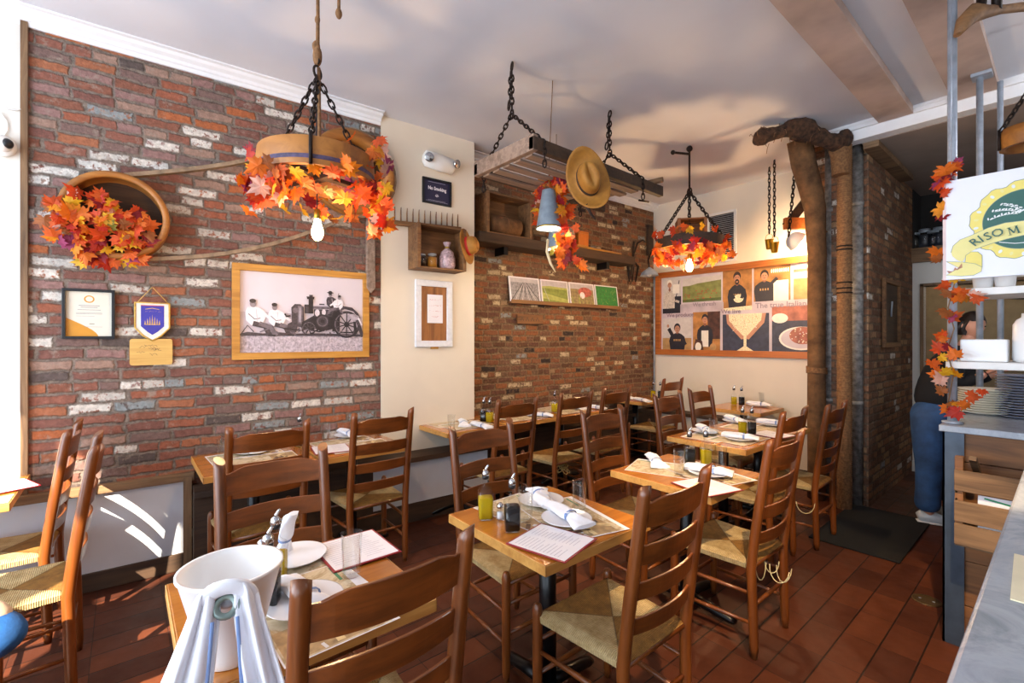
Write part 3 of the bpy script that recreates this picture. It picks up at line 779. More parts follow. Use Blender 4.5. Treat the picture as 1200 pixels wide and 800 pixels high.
PB = flat('pennant blue', '#37349a', var=.05); GOLD = flat('gold braid', '#c9a24c', rough=.4, var=.2, scale=60); PW = flat('pennant white', '#dcd6cc', var=.08)
sh = [(0, .08), (.04, .03), (.085, .0), (.13, .03), (.172, .08), (.172, .235), (0, .235)]
MB().prism(sh, -.004, 0).build('backing', PW, r)
p = Print(1, 1, -.0045)
p.poly([(.028, .09), (.06, .055), (.085, .035), (.112, .055), (.145, .09), (.145, .222), (.028, .222)], PB)
for i in range(-3, 4): p.poly([(.085 + i * .012 - .004, .10), (.085 + i * .012 + .004, .10), (.085 + i * .012, .165 - abs(i) * .012)], GOLD)
p.line([(.05, .10), (.12, .10)], .003, GOLD); p.line([(.05, .197), (.085, .204), (.12, .197)], .004, GOLD); p.rect(.028, .218, .145, .222, M['redband'])
p.build('emblem_field', r, 'royal blue field with gold emblem')
MB().tube([(0, -.004, .08), (.04, -.004, .03), (.085, -.004, 0), (.13, -.004, .03), (.172, -.004, .08), (.172, -.004, .235)], .005, 6).tube([(0, -.004, .08), (0, -.004, .235)], .005, 6).tube([(-.004, -.004, .237), (.176, -.004, .237)], .004, 8).build('gold_fringe', GOLD, r)
scrawl(.085, .009, GOLD, 'gold_lettering', r, Matrix.Translation((.0865, -.012, .183)) @ RX90, 4)
MB().tube([(.01, -.004, .237), (.082, .0, .335), (.088, 0, .335), (.166, -.004, .237)], .0022, 6).build('cord', GOLD, r)

# ------------------------------------------------------------ leaves
LEAF = [(0, -.05), (.10, -.20), (.34, -.26), (.27, -.10), (.52, -.02), (.42, .10), (.60, .34), (.36, .32), (.28, .36), (.26, .62), (.14, .52), (0, .92)]
LEAFP = LEAF + [(-x, y) for (x, y) in reversed(LEAF[1:-1])]
def leaf(mb, c, s, Rm):
    vs = [Vector((0, .12, .0))]
    for (x, y) in LEAFP:
        vs.append(Vector((x, y, -.22 * abs(x) - .10 * y * y + random.uniform(-.03, .03))))
    vs = [Rm @ (v * s) + c for v in vs]; n = len(LEAFP)
    mb.add(vs, [(0, 1 + i, 1 + (i + 1) % n) for i in range(n)])
def rot_rand(nrm=None, tilt=1.0):
    if nrm is None:
        return Matrix.Rotation(random.uniform(0, 2 * PI), 3, 'Z') @ Matrix.Rotation(random.uniform(0, PI), 3, 'X') @ Matrix.Rotation(random.uniform(0, 2 * PI), 3, 'Z')
    q = Vector(nrm).to_track_quat('Z', 'Y').to_matrix()
    return q @ Matrix.Rotation(random.uniform(-tilt, tilt), 3, 'X') @ Matrix.Rotation(random.uniform(-tilt, tilt), 3, 'Y') @ Matrix.Rotation(random.uniform(0, 2 * PI), 3, 'Z')
def garland(pts, n, spread, size, nrm=None, tilt=.8, mb=None, seed=1):
    """leaves scattered along a poly-line of world points"""
    random.seed(seed); mb = mb or MB(); pts = [Vector(p) for p in pts]
    for i in range(n):
        t = random.random() * (len(pts) - 1); k = min(int(t), len(pts) - 2); c = pts[k].lerp(pts[k + 1], t - k)
        c = c + Vector([random.gauss(0, spread) for _ in range(3)])
        leaf(mb, c, size * random.uniform(.7, 1.2), rot_rand(nrm, tilt))
    return mb

# ------------------------------------------------------------ round sieve with leaves on the wall, pulley and belt
cy_, cz_ = -.028, 2.23
rr = .255
r = thing('wooden_drum', 'round wooden drum hung open side out on the brick wall, holding autumn leaves', 'drum', on_wall(cy_, cz_, 0), RZL)
RY = Matrix.Rotation(R(90), 3, 'X')        # lathe axis -> -y (out of the wall)
MB().lathe([(rr, 0), (rr + .004, .12), (rr, .155), (rr - .030, .155), (rr - .034, .14), (rr - .022, .10), (rr - .03, .012), (.0, .012)], 48, rot=RY).build('rim', M['rimwood'], r)
MB().lathe([(rr + .001, 0), (0, .001)], 48, rot=RY).lathe([(rr - .032, .014), (.07, .03), (.07, .05), (0, .05)], 32, rot=RY).build('back_disc', M['darkwood'], r)
def loc2w(r_, v): return r_.location + Matrix.Rotation(r_.rotation_euler.z, 3, 'Z') @ Vector(v)
random.seed(3); mb = MB()
for i in range(95):
    a = random.uniform(0, 2 * PI); q = (random.random() ** .6) * .27
    x = -.065 + q * math.cos(a) * .88; z = -.07 + q * math.sin(a) * .66
    leaf(mb, Vector((x, -.155 - random.uniform(0, .06) * (1 - q / .27) - .02, z)), random.uniform(.06, .10), rot_rand((random.uniform(-.5, .5), -1, random.uniform(-.2, .6)), .7))
for i in range(14):
    leaf(mb, Vector((-.02 + random.uniform(-.18, .16), -.15, -.235 + random.uniform(-.05, .03))), .085, rot_rand((0, -1, .2), .6))
o = mb.build('autumn_leaf_arrangement', M['leaf'], None, loc=r.location, rot=(0, 0, RZL))
tag(o, 'cluster of orange and red maple leaves filling the wooden drum on the wall', 'leaves')

py_, pz_ = 1.38, 2.80
r = thing('pulley_wheel', 'large round wooden pulley wheel on the brick wall behind the hanging leafy ring', 'wheel', on_wall(py_, pz_, 0), RZL)
MB().lathe([(.31, .0), (.33, .01), (.325, .05), (.30, .06), (.325, .07), (.33, .11), (.31, .12), (.25, .12), (.24, .02)], 48, rot=RY).build('rim', M['rimwood'], r)
MB().lathe([(.25, .03), (.08, .05), (.08, .12), (0, .12)], 32, rot=RY).build('hub_disc', M['darkwood'], r)
sp_ = MB()
for i in range(3):
    a = i * PI / 3 + .3; sp_.box((0, -.07, 0), (.50, .025, .05), Matrix.Rotation(a, 3, 'Y'))
sp_.build('spoke', M['rimwood'], r)
# belt
mb = MB()
def belt(pts, wdt=.052):
    n = len(pts); P = [Vector(q) for q in pts]; vs = []
    for q in P:
        vs += [q + Vector((-.012, 0, 0)), q + Vector((wdt - .012, 0, .0))]
    # follow the wall: strip stands out from the wall along x
    mb.add(vs, [(2 * i, 2 * i + 1, 2 * i + 3, 2 * i + 2) for i in range(n - 1)])
def wp(y, z, out): return (wx1(y) + out, y, z)
bt = []
for i in range(13):                   # around the drum's left side
    a = R(80 + 190 * i / 12); bt.append(wp(cy_ + (rr + .006) * math.cos(a), cz_ + (rr + .006) * math.sin(a), .05))
low = []
for i in range(11):
    t = i / 10; sag = -.10 * math.sin(PI * t)
    y = cy_ + t * (py_ - cy_); z = cz_ - rr + t * (pz_ - .33 - (cz_ - rr)); low.append(wp(y, z + sag, .05))
up = []
for i in range(11):
    t = i / 10; y = cy_ + .03 + t * (py_ - cy_ - .05); z = cz_ + rr + .006 + t * (pz_ + .33 - (cz_ + rr)); up.append(wp(y, z - .07 * math.sin(PI * t), .05))
rb = []
for i in range(13):
    a = R(88 - 180 * i / 12); rb.append(wp(py_ + .337 * math.cos(a), pz_ + .337 * math.sin(a), .05))
belt(bt + low[1:-1] + list(reversed(rb)) + list(reversed(up)))
o = mb.build('drive_belt', M['leather'], solid=.024)
tag(o, 'long brown canvas drive belt running from the wooden drum to the pulley wheel', 'belt')

# wooden pole with pointed end by the pier
a = WX(441, 215, wx1(1.55) + .05); b = WX(441, 342, wx1(1.55) + .05)
mb = MB(); mb.prism([(-.035, 0), (.0, -.04), (.035, .0), (.03, .55), (.02, 1.0), (-.02, 1.0), (-.035, .5)], -.02, .02)
o = mb.build('wooden_shaft', M['greywood'], loc=(wx1(1.56) + .03, 1.535, b.z + .03), rot=(0, 0, RZL), bevel=.004)
tag(o, 'grey weathered wooden shaft with a pointed lower end hanging beside the white pier', 'shaft')

# security camera on the painted wall
r = thing('security_camera', 'white dome security camera on the painted wall at the far left edge', 'camera', tuple(WX(3, 172, wx1(-.5) + .012)), RZL)
MB().lathe([(.055, 0), (.06, .02), (.05, .035), (0, .035)], 24, rot=RY).build('mount', M['white'], r)
MB().ball((0.01, -.06, -.0), .042, 20, 14).build('housing', M['white'], r)
MB().ball((.03, -.075, -.0), .028, 16, 10).build('lens', M['blacksatin'], r)
a = WX(0, 124, wx1(-.5) + .02)
o = MB().tube([a, WX(10, 128, a.x), WX(20, 129, a.x), WX(25.5, 128, a.x), WX(26.5, 120, a.x), WX(26.5, 60, a.x), WX(25.5, 24, a.x)], .004, 6).tube([WX(0, 131, a.x), WX(8, 142, a.x), WX(9, 152, a.x), WX(4, 160, a.x)], .0035, 6).build('camera_cable', M['white'])
tag(o, 'thin white cable running up the corner above the security camera', 'cable')

# ============================================================ white pier
def on_pier(y, z, out=.014): return (wx1(y) + out, y, z)
# emergency light
r = thing('emergency_light', 'white emergency light unit with two round lamps high on the pier', 'light', on_pier(2.14, 3.055), RZL)
MB().tube([(-.15, -.04, .012), (-.13, -.04, .01), (0, -.04, 0), (.13, -.04, -.01), (.15, -.04, -.012)], [(.04, .03), (.072, .04), (.078, .042), (.072, .04), (.04, .03)], 16, flat=(0, 0, 1)).build('body', M['white'], r)
for x, ax in ((-.115, (-.3, -1, -.25)), (.15, (.5, -1, -.25))):
    q = Vector(ax).to_track_quat('Z', 'Y').to_matrix()
    c0 = Vector((x, -.075, .01))
    h = MB().lathe([(.02, -.025), (.036, 0), (.04, .02), (.037, .022)], 20, c=c0, rot=q).build('lamp_head', M['chrome'], r)
    MB().lathe([(0.001, .024), (.03, .022), (.037, .020)], 20, c=c0, rot=q).build('lens', M['chrome'], h)
# no smoking sign
r = thing('no_smoking_sign', 'black framed dark blue No Smoking sign on the white pier', 'sign', on_pier(1.995, 2.69), RZL)
frame_mb(.285, .225, .016, .018).build('frame', M['blacksatin'], r, bevel=.002)
p = Print(.285, .225, -.004); NB = flat('navy', '#211f3e', var=.03); p.rect(.04, .04, .96, .96, NB).rect(.2, .86, .8, .875, M['ink']).rect(.12, .12, .88, .13, M['ink']).rect(.2, .155, .8, .165, M['ink'])
p.ring(.5, .36, .045, .055, .009, LT); p.line([(.47, .33), (.54, .41)], .003, LT).line([(.44, .34), (.57, .35)], .004, LT)
p.build('notice', r); text_mesh('No Smoking', .042, LT, 'lettering', r, Matrix.Translation((.145, -.007, .14)) @ RX90, bold=.0012, sx=.85)
# rake
r = thing('hay_rake_head', 'wooden hay rake head with twelve upright pegs mounted on the white pier', 'rake', on_pier(1.70, 2.46, .05), RZL)
L = .66
MB().box((L / 2, 0, .02), (L, .035, .04), Matrix.Rotation(R(-3), 3, 'Y')).build('head_bar', M['cratewood'], r, bevel=.004)
for i in range(12):
    x = .03 + (L - .06) * i / 11; z0 = .04 + (x - L / 2) * .052
    MB().tube([(x, 0, z0 - .01), (x, 0, z0 + .07), (x + .002, 0, z0 + .115)], [.007, .006, .003], 7).build('peg', M['cratewood'], r)
# crate on the pier
def crate(name, label, loc, rz, w, h, d, mats, slat=.07, open_front=True, cat='crate'):
    r = thing(name, label, cat, loc, rz); t = .014
    MB().b2(0, w, -.004 - t, -.004, 0, h).build('back_board', mats, r)
    def boards(fn, span):
        n = max(1, int(round(span / .10))); mb = MB(); s_ = span / n
        for i in range(n): fn(mb, i * s_ + .003, (i + 1) * s_ - .003)
        return mb
    boards(lambda mb, a, b: mb.b2(0, w, -a - .006, -b - .006, 0, t), d).build('bottom', mats, r, bevel=.002)
    boards(lambda mb, a, b: mb.b2(0, w, -a - .006, -b - .006, h - t, h), d).build('top', mats, r, bevel=.002)
    for x in (0, w - t): boards(lambda mb, a, b: mb.b2(x, x + t, -a - .006, -b - .006, t, h - t), d).build('side', mats, r, bevel=.002)
    for x in (-.004, w - .026): MB().b2(x, x + .03, -d - .012, -d - .0, 0, h).build('front_post', mats, r, bevel=.002)
    return r
crate('wall_crate', 'dark wooden crate fixed to the white pier as an open box shelf', on_pier(1.865, 2.09), RZL, .455, .37, .19, M['cratewood'])
def jar(name, label, loc, rr_, h, fill, cat='jar'):
    r = thing(name, label, cat, loc)
    MB().lathe([(0, 0), (rr_, 0), (rr_, h * .8), (rr_ * .8, h * .9), (rr_ * .8, h * .92)], 16).build('body', M['glass'], r)
    MB().lathe([(0, .004), (rr_ * .93, .004), (rr_ * .93, h * .72), (0, h * .72)], 16).build('contents', fill, r)
    MB().lathe([(rr_ * .85, h * .88), (rr_ * .85, h), (0, h)], 16).build('lid', M['galv'], r)
    return r
def pierw(x, out, z):
    q = Vector(on_pier(1.865, 2.09)); return q + Matrix.Rotation(RZL, 3, 'Z') @ Vector((x, -out, z))
jar('preserve_jar', 'small jar with amber contents standing in the pier crate', pierw(.17, .12, .0175), .042, .12, plain('amber preserve', '#a8742c', .3))
jar('preserve_jar', 'dark squat jar at the back left of the pier crate', pierw(.075, .10, .0175), .045, .11, plain('dark preserve', '#2a1a14', .3))
# clear bag of dried things with a tied neck
r = thing('cellophane_bag', 'clear bag of pale dried food leaning in the pier crate', 'bag', pierw(.315, .115, .0175))
MB().lathe([(0, 0), (.06, .0), (.072, .03), (.07, .10), (.055, .15), (.02, .18), (.012, .19), (.03, .215), (.035, .235)], 18, smooth=True).build('bag', plain('dried food bag', '#b39aa0', .25, var=.35, scale=45), r)
MB().lathe([(.018, .183), (.02, .19), (.018, .197)], 12).build('tie', M['brass'], r)
# lid-like hat hanging on the crate corner
def hat(name, label, loc, q, rx, ry, crown, mstraw, mband, brimcurl=.0):
    r = thing(name, label, 'hat', loc); r.rotation_mode = 'QUATERNION'; r.rotation_quaternion = q
    mb = MB(); n = 36; prof = [(1.0, .0), (.9, -.005), (.75, -.004), (.6, .0), (.52, .01), (.50, .3), (.46, .62), (.40, .85), (.28, .97), (.12, .9), (0, .86)]
    vs = []
    for k, (q_, z) in enumerate(prof):
        for j in range(n):
            a = 2 * PI * j / n; zz = z * crown
            if k < 4: zz = brimcurl * (math.sin(a) ** 2) * ((q_ - .5) / .5) ** 2 * 1.0 + (-.004)
            if k >= 8: zz -= .18 * crown * math.exp(-(q_ * math.cos(a)) ** 2 * 60)
            vs.append((rx * q_ * math.cos(a), ry * q_ * math.sin(a), zz))
    mb.add(vs, [(i * n + j, i * n + (j + 1) % n, (i + 1) * n + (j + 1) % n, (i + 1) * n + j) for i in range(len(prof) - 1) for j in range(n)], 0, True)
    mb.build('hat_body', mstraw, r, solid=.004)
    mb = MB(); vs = []
    for z in (.03, .27):
        for j in range(n):
            a = 2 * PI * j / n; k = .525 if z < .1 else .512; vs.append((rx * k * math.cos(a), ry * k * math.sin(a), z * crown))
    mb.add(vs, [(j, (j + 1) % n, n + (j + 1) % n, n + j) for j in range(n)], 0, True); mb.build('hat_band', mband, r, solid=.004)
    return r
q = Vector((.75, .45, .15)).to_track_quat('Z', 'Y')
hat('straw_hat', 'small straw hat with a red ribbon hanging on the corner of the pier crate', tuple(pierw(.47, .20, .225)), q, .13, .16, .10, M['straw'], M['redband'])
# framed board with note
r = thing('framed_note_board', 'chipped white frame holding brown boards and a small paper note', 'frame', on_pier(1.925, 1.43), RZL)
w_, h_ = .36, .585
frame_mb(w_, h_, .055, .028).build('frame', plain('chipped white frame', '#dcdde2', .6, var=.05, scale=30), r, bevel=.004)
mb = MB()
for i in range(4): mb.b2(.05 + i * .065, .05 + (i + 1) * .065 - .002, -.012, -.002, .05, h_ - .05)
mb.build('backing_boards', wood('board brown', '#6b3f1e', '#a36a38', 'z', .6), r)
MB().b2(.115, .265, -.016, -.0135, .21, .46).build('note', M['paper'], r)
for i, s_ in enumerate([.11, .12, .11, .07]):
    scrawl(s_, .018, M['redband'], 'red_handwriting', r, Matrix.Translation((.19, -.0175, .415 - i * .05)) @ RX90, 10 + i)
MB().b2(.15, .22, -.02, -.004, -.018, .0).build('hook_block', M['frame'], r)

# ============================================================ recessed wall
def rw(y, z, out=0): return (wx2(y) + out, y, z)
r = thing('wall_shelf_beam', 'long dark wooden beam shelf on the recessed brick wall', 'shelf', rw(2.6, 2.43), RZ2)
MB().b2(0, 2.35, -.24, 0, 0, .10).build('plank', M['darkwood'], r, bevel=.006)
for x in (.35, 1.9): MB().b2(x, x + .05, -.16, 0, -.08, 0).build('bracket', M['black'], r)
def shelfp(x, out, z=.1): 
    return Vector(rw(2.6, 2.43)) + Matrix.Rotation(RZ2, 3, 'Z') @ Vector((x, -out, z))
crate('shelf_crate', 'open wooden crate on the beam shelf with a rolled sack inside', tuple(shelfp(.10, 0.0, .1005)), RZ2, .56, .40, .22, M['cratewood'])
r = thing('rolled_sack', 'rolled brown sack lying inside the shelf crate', 'sack', tuple(shelfp(.38, .11, .1165)), RZ2)
mb = MB(); mb.tube([(-.2, 0, .10), (-.18, 0, .10), (0, 0, .10), (.18, 0, .10), (.2, 0, .10)], [.06, .096, .098, .094, .05], 20); mb.build('sackcloth', M['burlap'], r)
MB().tube([(.0, .1 * math.cos(a), .103 + .1 * math.sin(a)) for a in [i * PI / 8 for i in range(16)]], .005, 6, closed=True).build('string', M['rope'], r)
for (x, w, h, m, nm, lab, cat) in ((1.18, .13, .20, plain('faded tin', '#9a8474', .5, var=.3, scale=30), 'storage_tin', 'faded grey brown box on the beam shelf beside the orange one', 'box'), (1.37, .16, .20, plain('orange tin', '#c06a1e', .4, var=.1), 'storage_tin', 'orange box on the beam shelf above the four field photographs', 'box')):
    rr2 = thing(nm, lab, cat, tuple(shelfp(x, .16, .1005)), RZ2)
    MB().b2(0, w, -.05, .07, 0, h * .86).build('body', m, rr2, bevel=.004); MB().b2(-.003, w + .003, -.053, .073, h * .86, h).build('lid', m, rr2, bevel=.004)
r = thing('wooden_paddle', 'long pale wooden paddle sticking out from the right end of the beam shelf', 'paddle', tuple(shelfp(.95, .235, .112)), RZ2)
MB().b2(0, .5, -.04, .03, -.01, .012).build('blade', M['frame'], r, bevel=.004); MB().tube([(.45, -.005, 0), (1.15, .02, 0)], .012, 8).build('handle', M['frame'], r)

# four photographs on a slanting ledge
r = thing('photo_ledge', 'narrow wooden ledge on the recessed brick wall carrying four field photographs', 'ledge', rw(3.11, 1.875), RZ2)
MB().b2(0, 1.74, -.07, 0, 0, .022).build('shelf_board', M['cratewood'], r, bevel=.002); MB().b2(0, 1.74, -.078, -.068, 0, .04).build('lip', M['cratewood'], r, bevel=.002)
def photo(x, nm, lab, draw):
    q = Vector(rw(3.11, 1.8975)) + Matrix.Rotation(RZ2, 3, 'Z') @ Vector((x, -.062, .0))
    r = thing('field_photograph', lab, 'photograph', tuple(q)); r.rotation_euler = (R(-8), 0, RZ2)
    w, h = .42, .27
    MB().b2(0, w, 0, .012, 0, h).build('mount', M['paper'], r)
    p = Print(w, h, -.0005); draw(p); p.build('image', r)
GA = flat('grey a', '#8d8a90', var=.3, scale=40); GB = flat('grey b', '#b9b4bc', var=.1); GR = flat('green a', '#7c8a3c', var=.2, scale=30); GR2 = flat('green b', '#a3a85a', var=.15); GR3 = flat('deep green', '#2c7a34', var=.2, scale=40); PK = flat('pink red', '#b0584c', var=.3, scale=30); BR = flat('straw brown', '#8a7a54', var=.3, scale=30)
def d1(p):
    p.rect(.04, .05, .96, .95, GA).rect(.04, .78, .96, .95, GB)
    for i in range(9): p.line([(.04 + .92 * i / 8, .05), (.45 + .1 * i / 8, .78)], .007, GB if i % 2 else DK)
def d2(p):
    p.rect(.04, .05, .96, .95, GR).rect(.04, .70, .96, .95, GB).poly([(.04, .2), (.96, .05), (.96, .2), (.04, .45)], GR2).poly([(.04, .7), (.3, .74), (.96, .7), (.96, .62), (.04, .64)], GR2); p.line([(.1, .66), (.25, .1)], .006, GB)
def d3(p):
    p.rect(.04, .05, .96, .95, BR).rect(.04, .72, .96, .95, GB).ell(.62, .6, .28, .22, PK).ell(.5, .45, .1, .15, LT)
    for i in range(22): x = random.uniform(.06, .94); p.line([(x, .06), (x + random.uniform(-.06, .06), random.uniform(.25, .5))], .004, random.choice([GR2, BR, GR]))
def d4(p):
    p.rect(.04, .05, .96, .95, GR3)
    for i in range(26): x = random.uniform(.06, .9); y = random.uniform(.1, .8); p.line([(x, y), (x + random.uniform(-.08, .1), y + random.uniform(.05, .15))], .004, random.choice([GR, GR3, GR2]))
photo(.0, '', 'grey photograph of ploughed furrows, leftmost of four on the ledge', d1)
photo(.44, '', 'photograph of a green paddy field, second of four on the ledge', d2)
photo(.88, '', 'photograph of reddish ears among straw, third of four on the ledge', d3)
photo(1.32, '', 'photograph of deep green rice plants, rightmost of four on the ledge', d4)
# small plaque
q = WX(605, 379, wx2(3.4) + .02)
r = thing('wooden_plaque', 'small orange brown wooden plaque with carved marks on the recessed brick wall', 'plaque', tuple(q), RZ2)
MB().b2(0, .36, -.02, 0, 0, .10).build('board', M['cladding'], r, bevel=.004)
p = Print(.36, .10, -.0205)
for i in range(4): p.line([(.12 + .2 * i, .3), (.18 + .2 * i, .7), (.24 + .2 * i, .3)], .006, DK)
p.build('carving', r)

# tools hanging at the far end of the recessed wall
def wline(pts, out, yref):
    return [WX(a, b, wx2(yref) + out) for (a, b) in pts]
r = thing('hay_fork', 'dark iron and wood hay fork hanging near the back corner of the brick wall', 'fork', rw(5.2, 2.3, .03))
def rel(r_, pts): return [Vector(q) - r_.location for q in pts]
MB().tube(rel(r, wline([(743, 283), (742, 300), (740, 322)], .05, 5.2)), [.014, .016, .012], 8).build('shaft', M['darkwood'], r)
for dx in (-6, 0, 6):
    MB().tube(rel(r, wline([(742, 306), (742 + dx, 312), (741 + dx * .6, 330)], .05, 5.2)), [.014, .018, .006], 6).build('tine', M['chain'], r)
r = thing('sickle', 'curved iron sickle with a hooked top hanging beside the hay fork', 'sickle', rw(5.35, 2.3, .03))
MB().tube(rel(r, wline([(743, 297), (747, 285), (753, 281), (757, 284)], .06, 5.3)), [.012, .012, .010, .005], 8).build('blade', M['chain'], r)
MB().tube(rel(r, wline([(743, 297), (741, 312)], .06, 5.3)), .016, 8).build('handle', M['darkwood'], r)
o = MB().tube(wline([(738, 330), (734, 345), (729, 356), (722, 362), (712, 363)], .03, 5.1), .006, 6).build('loose_rope', M['rope'])
tag(o, 'loose dark cord curling on the brick wall right of the photographs', 'cord')
o = struct(MB().b2(-.05, .05, -.04, 0, 0, .42), 'shutter_strip', M['darkwood'], loc=tuple(WX(760, 300, wx2(5.5) + .01)), rot=(0, 0, RZ2)); o.name = 'trim_19'
# conduit in the corner
a = WX(765, 325, wx2(5.6) + .04)
o = MB().tube([(a.x, 5.62, .55), (a.x, 5.62, 2.36)], .012, 8).build('conduit_pipe', M['galv']); tag(o, 'thin grey conduit running down the corner of brick and cream wall', 'pipe')
r = thing('dome_wall_lamp', 'small grey metal dome lamp on a curved arm in the wall corner', 'lamp', tuple(WX(761, 322, wx2(5.5) + .2)))
MB().lathe([(.012, .10), (.03, .085), (.10, .03), (.115, -.01), (.118, -.012), (.108, -.004), (.0, .06)], 24).build('shade', M['galv'], r)
MB().tube([(0, 0, .09), (-.03, .02, .20), (.0, .05, .32), (.06, .10, .36), (.05, .14, .3)], .011, 8).build('arm', M['chain'], r)
MB().ball((0, 0, .0), .028, 12, 8).build('bulb', M['white'], r)
# ============================================================ chains, ropes, hanging things
def chain(mb, a, b, pitch=.034, wire=.0042, lw=.011):
    a = Vector(a); b = Vector(b); L = (b - a).length; n = max(1, int(L / pitch)); d = (b - a) / n; dn = d.normalized()
    u = dn.orthogonal().normalized(); v = dn.cross(u); hl = d.length * .5 + wire * 1.6
    for i in range(n):
        c = a + d * (i + .5); s_ = u if i % 2 else v
        pts = []
        for k in range(8):
            an = 2 * PI * k / 8
            pts.append(c + dn * (hl * math.cos(an)) + s_ * (lw * math.sin(an)))
        mb.tube(pts, wire, 5, closed=True)
    return mb
def ringm(mb, c, rr_, wire, ax):
    ax = Vector(ax).normalized(); u = ax.orthogonal().normalized(); v = ax.cross(u); c = Vector(c)
    mb.tube([c + u * rr_ * math.cos(2 * PI * k / 14) + v * rr_ * math.sin(2 * PI * k / 14) for k in range(14)], wire, 6, closed=True); return mb
BULBG = glass('bulb glass', (1, .9, .75)); FIL = emis('glowing filament', (1, .55, .18), 60); BULBW = emis('warm lit bulb', (1, .72, .38), 28); BULBC = emis('bright lit bulb', (1, .86, .66), 40)
def bulb(parent, c, s=1.0, m=None, name='bulb'):
    c = Vector(c)
    b = MB().lathe([(0, -.118 * s), (.015 * s, -.115 * s), (.026 * s, -.10 * s), (.031 * s, -.08 * s), (.028 * s, -.055 * s), (.017 * s, -.02 * s), (.014 * s, 0)], 18, c=c).build(name, m or BULBW, parent)
    MB().lathe([(0, .05 * s), (.012 * s, .05 * s), (.019 * s, .042 * s), (.019 * s, 0), (.015 * s, -.004 * s)], 16, c=c).build('socket', M['brass'], parent)
    return b
def plight(p, e, c=(1, .62, .30), size=.04):
    return light('bulb_glow', 'POINT', p, e, c, size)

# ---- leafy wooden ring over the front tables
c = WT(372, 199, 2.30); cx_, cy2, cz2 = c
def hoop(name, label, c, rr, h, rot, seg=48):
    r = thing(name, label, 'hanging lamp', tuple(c), rot)
    MB().lathe([(rr, -h / 2), (rr + .006, 0), (rr, h / 2), (rr - .028, h / 2), (rr - .028, -h / 2), (rr, -h / 2)], seg).build('wooden_rim', M['rimwood'], r, bevel=.002)
    return r
r = hoop('ring_chandelier', 'wooden ring lamp wrapped in orange leaves, hanging nearest the camera from rope and chains', c, .265, .125, .3)
MB().lathe([(.2685, -.04), (.2712, -.032), (.2712, -.022)], 48).build('blue_worn_stripe', plain('worn blue paint', '#4a3c58', .7, var=.4, scale=20), r)
MB().b2(-.235, .235, -.022, .022, -.06, -.035).b2(-.022, .022, -.235, .235, -.035, -.012).build('cross_spoke', M['darkwood'], r, bevel=.003)
top = Vector((0, 0, .46)) + Vector((.0, .0, 0))
mb = MB()
anchors = [(.266 * math.cos(a), .266 * math.sin(a), .0) for a in (R(200), R(320), R(80))]
for (ax, ay, az) in anchors: chain(mb, (ax, ay, .05), top, .036, .0048, .0125)
ringm(mb, top + Vector((0, 0, .02)), .03, .006, (1, .4, 0)); ringm(mb, top + Vector((0, 0, .075)), .018, .005, (.2, 1, 0))
for (ax, ay, az) in anchors: mb.tube([(ax * 1.04, ay * 1.04, .07), (ax * 1.06, ay * 1.06, .0), (ax * 1.04, ay * 1.04, -.07)], .008, 6)
mb.build('chain', M['chain'], r)
mb = MB().tube([top + Vector((0, 0, .06)), top + Vector((.004, 0, .3)), (0, 0, CEIL - cz2 - .0)], [.010, .0085, .0085], 8)
mb.ball(top + Vector((0, 0, .10)), (.024, .022, .05), 10, 8); mb.ball(top + Vector((-.01, 0, .15)), (.018, .02, .03), 10, 8)
for k, z in enumerate((.28, .40, .47)): mb.ball(top + Vector((0, 0, z)), (.013, .013, .022), 8, 6)
mb.tube([top + Vector((.01, 0, .04)), (.03, -.01, .2), (.04, -.02, .06)], .0085, 7)
mb.build('rope', M['rope'], r)
MB().tube([top, (-.01, 0, .1), (0, 0, -.255)], .003, 6).build('cord', M['blacksatin'], r)
bulb(r, (0, 0, -.24), .92)
random.seed(11); mb = MB()
for i in range(125):
    a = random.uniform(0, 2 * PI); q = .265 + random.gauss(.0, .045); zz = random.choice([random.uniform(-.20, -.03), random.uniform(-.18, -.05), random.uniform(-.02, .10)])
    if zz > -.03 and random.random() < .6: continue
    leaf(mb, Vector((q * math.cos(a), q * math.sin(a), zz)), random.uniform(.065, .095), rot_rand((math.cos(a), math.sin(a), -.5), .9))
Q = Matrix.Rotation(-.3, 3, 'Z')
for i in range(34):     # tail hanging on the right side
    t = random.random(); p_ = RT * (.31 + .02 * math.sin(9 * t) - .03 * t) + Vector((0, 0, .14 - .50 * t)) + Vector([random.gauss(0, .028) for _ in range(3)])
    leaf(mb, Q @ p_, random.uniform(.065, .09), rot_rand((.7, -.6, -.2), .9))
for i in range(24):     # lower bunch in the middle and on the left
    p_ = RT * random.uniform(-.22, .0) - FW * .2 + Vector((0, 0, random.uniform(-.22, -.08)))
    leaf(mb, Q @ p_, random.uniform(.065, .095), rot_rand((.6, -.8, -.3), .9))
mb.build('leaf_garland', M['leaf'], r)
plight((cx_, cy2, cz2 - .45), 18)
# spare rope end beside it
q = WT(397, 16, 2.25)
o = MB().tube([(q.x, q.y, CEIL), (q.x + .004, q.y, q.z + .2), (q.x, q.y, q.z)], .008, 8).ball((q.x, q.y, q.z), (.016, .016, .026), 10, 8).build('rope_end', M['rope'])
tag(o, 'short knotted rope end dangling from the ceiling beside the nearest ring lamp', 'rope')

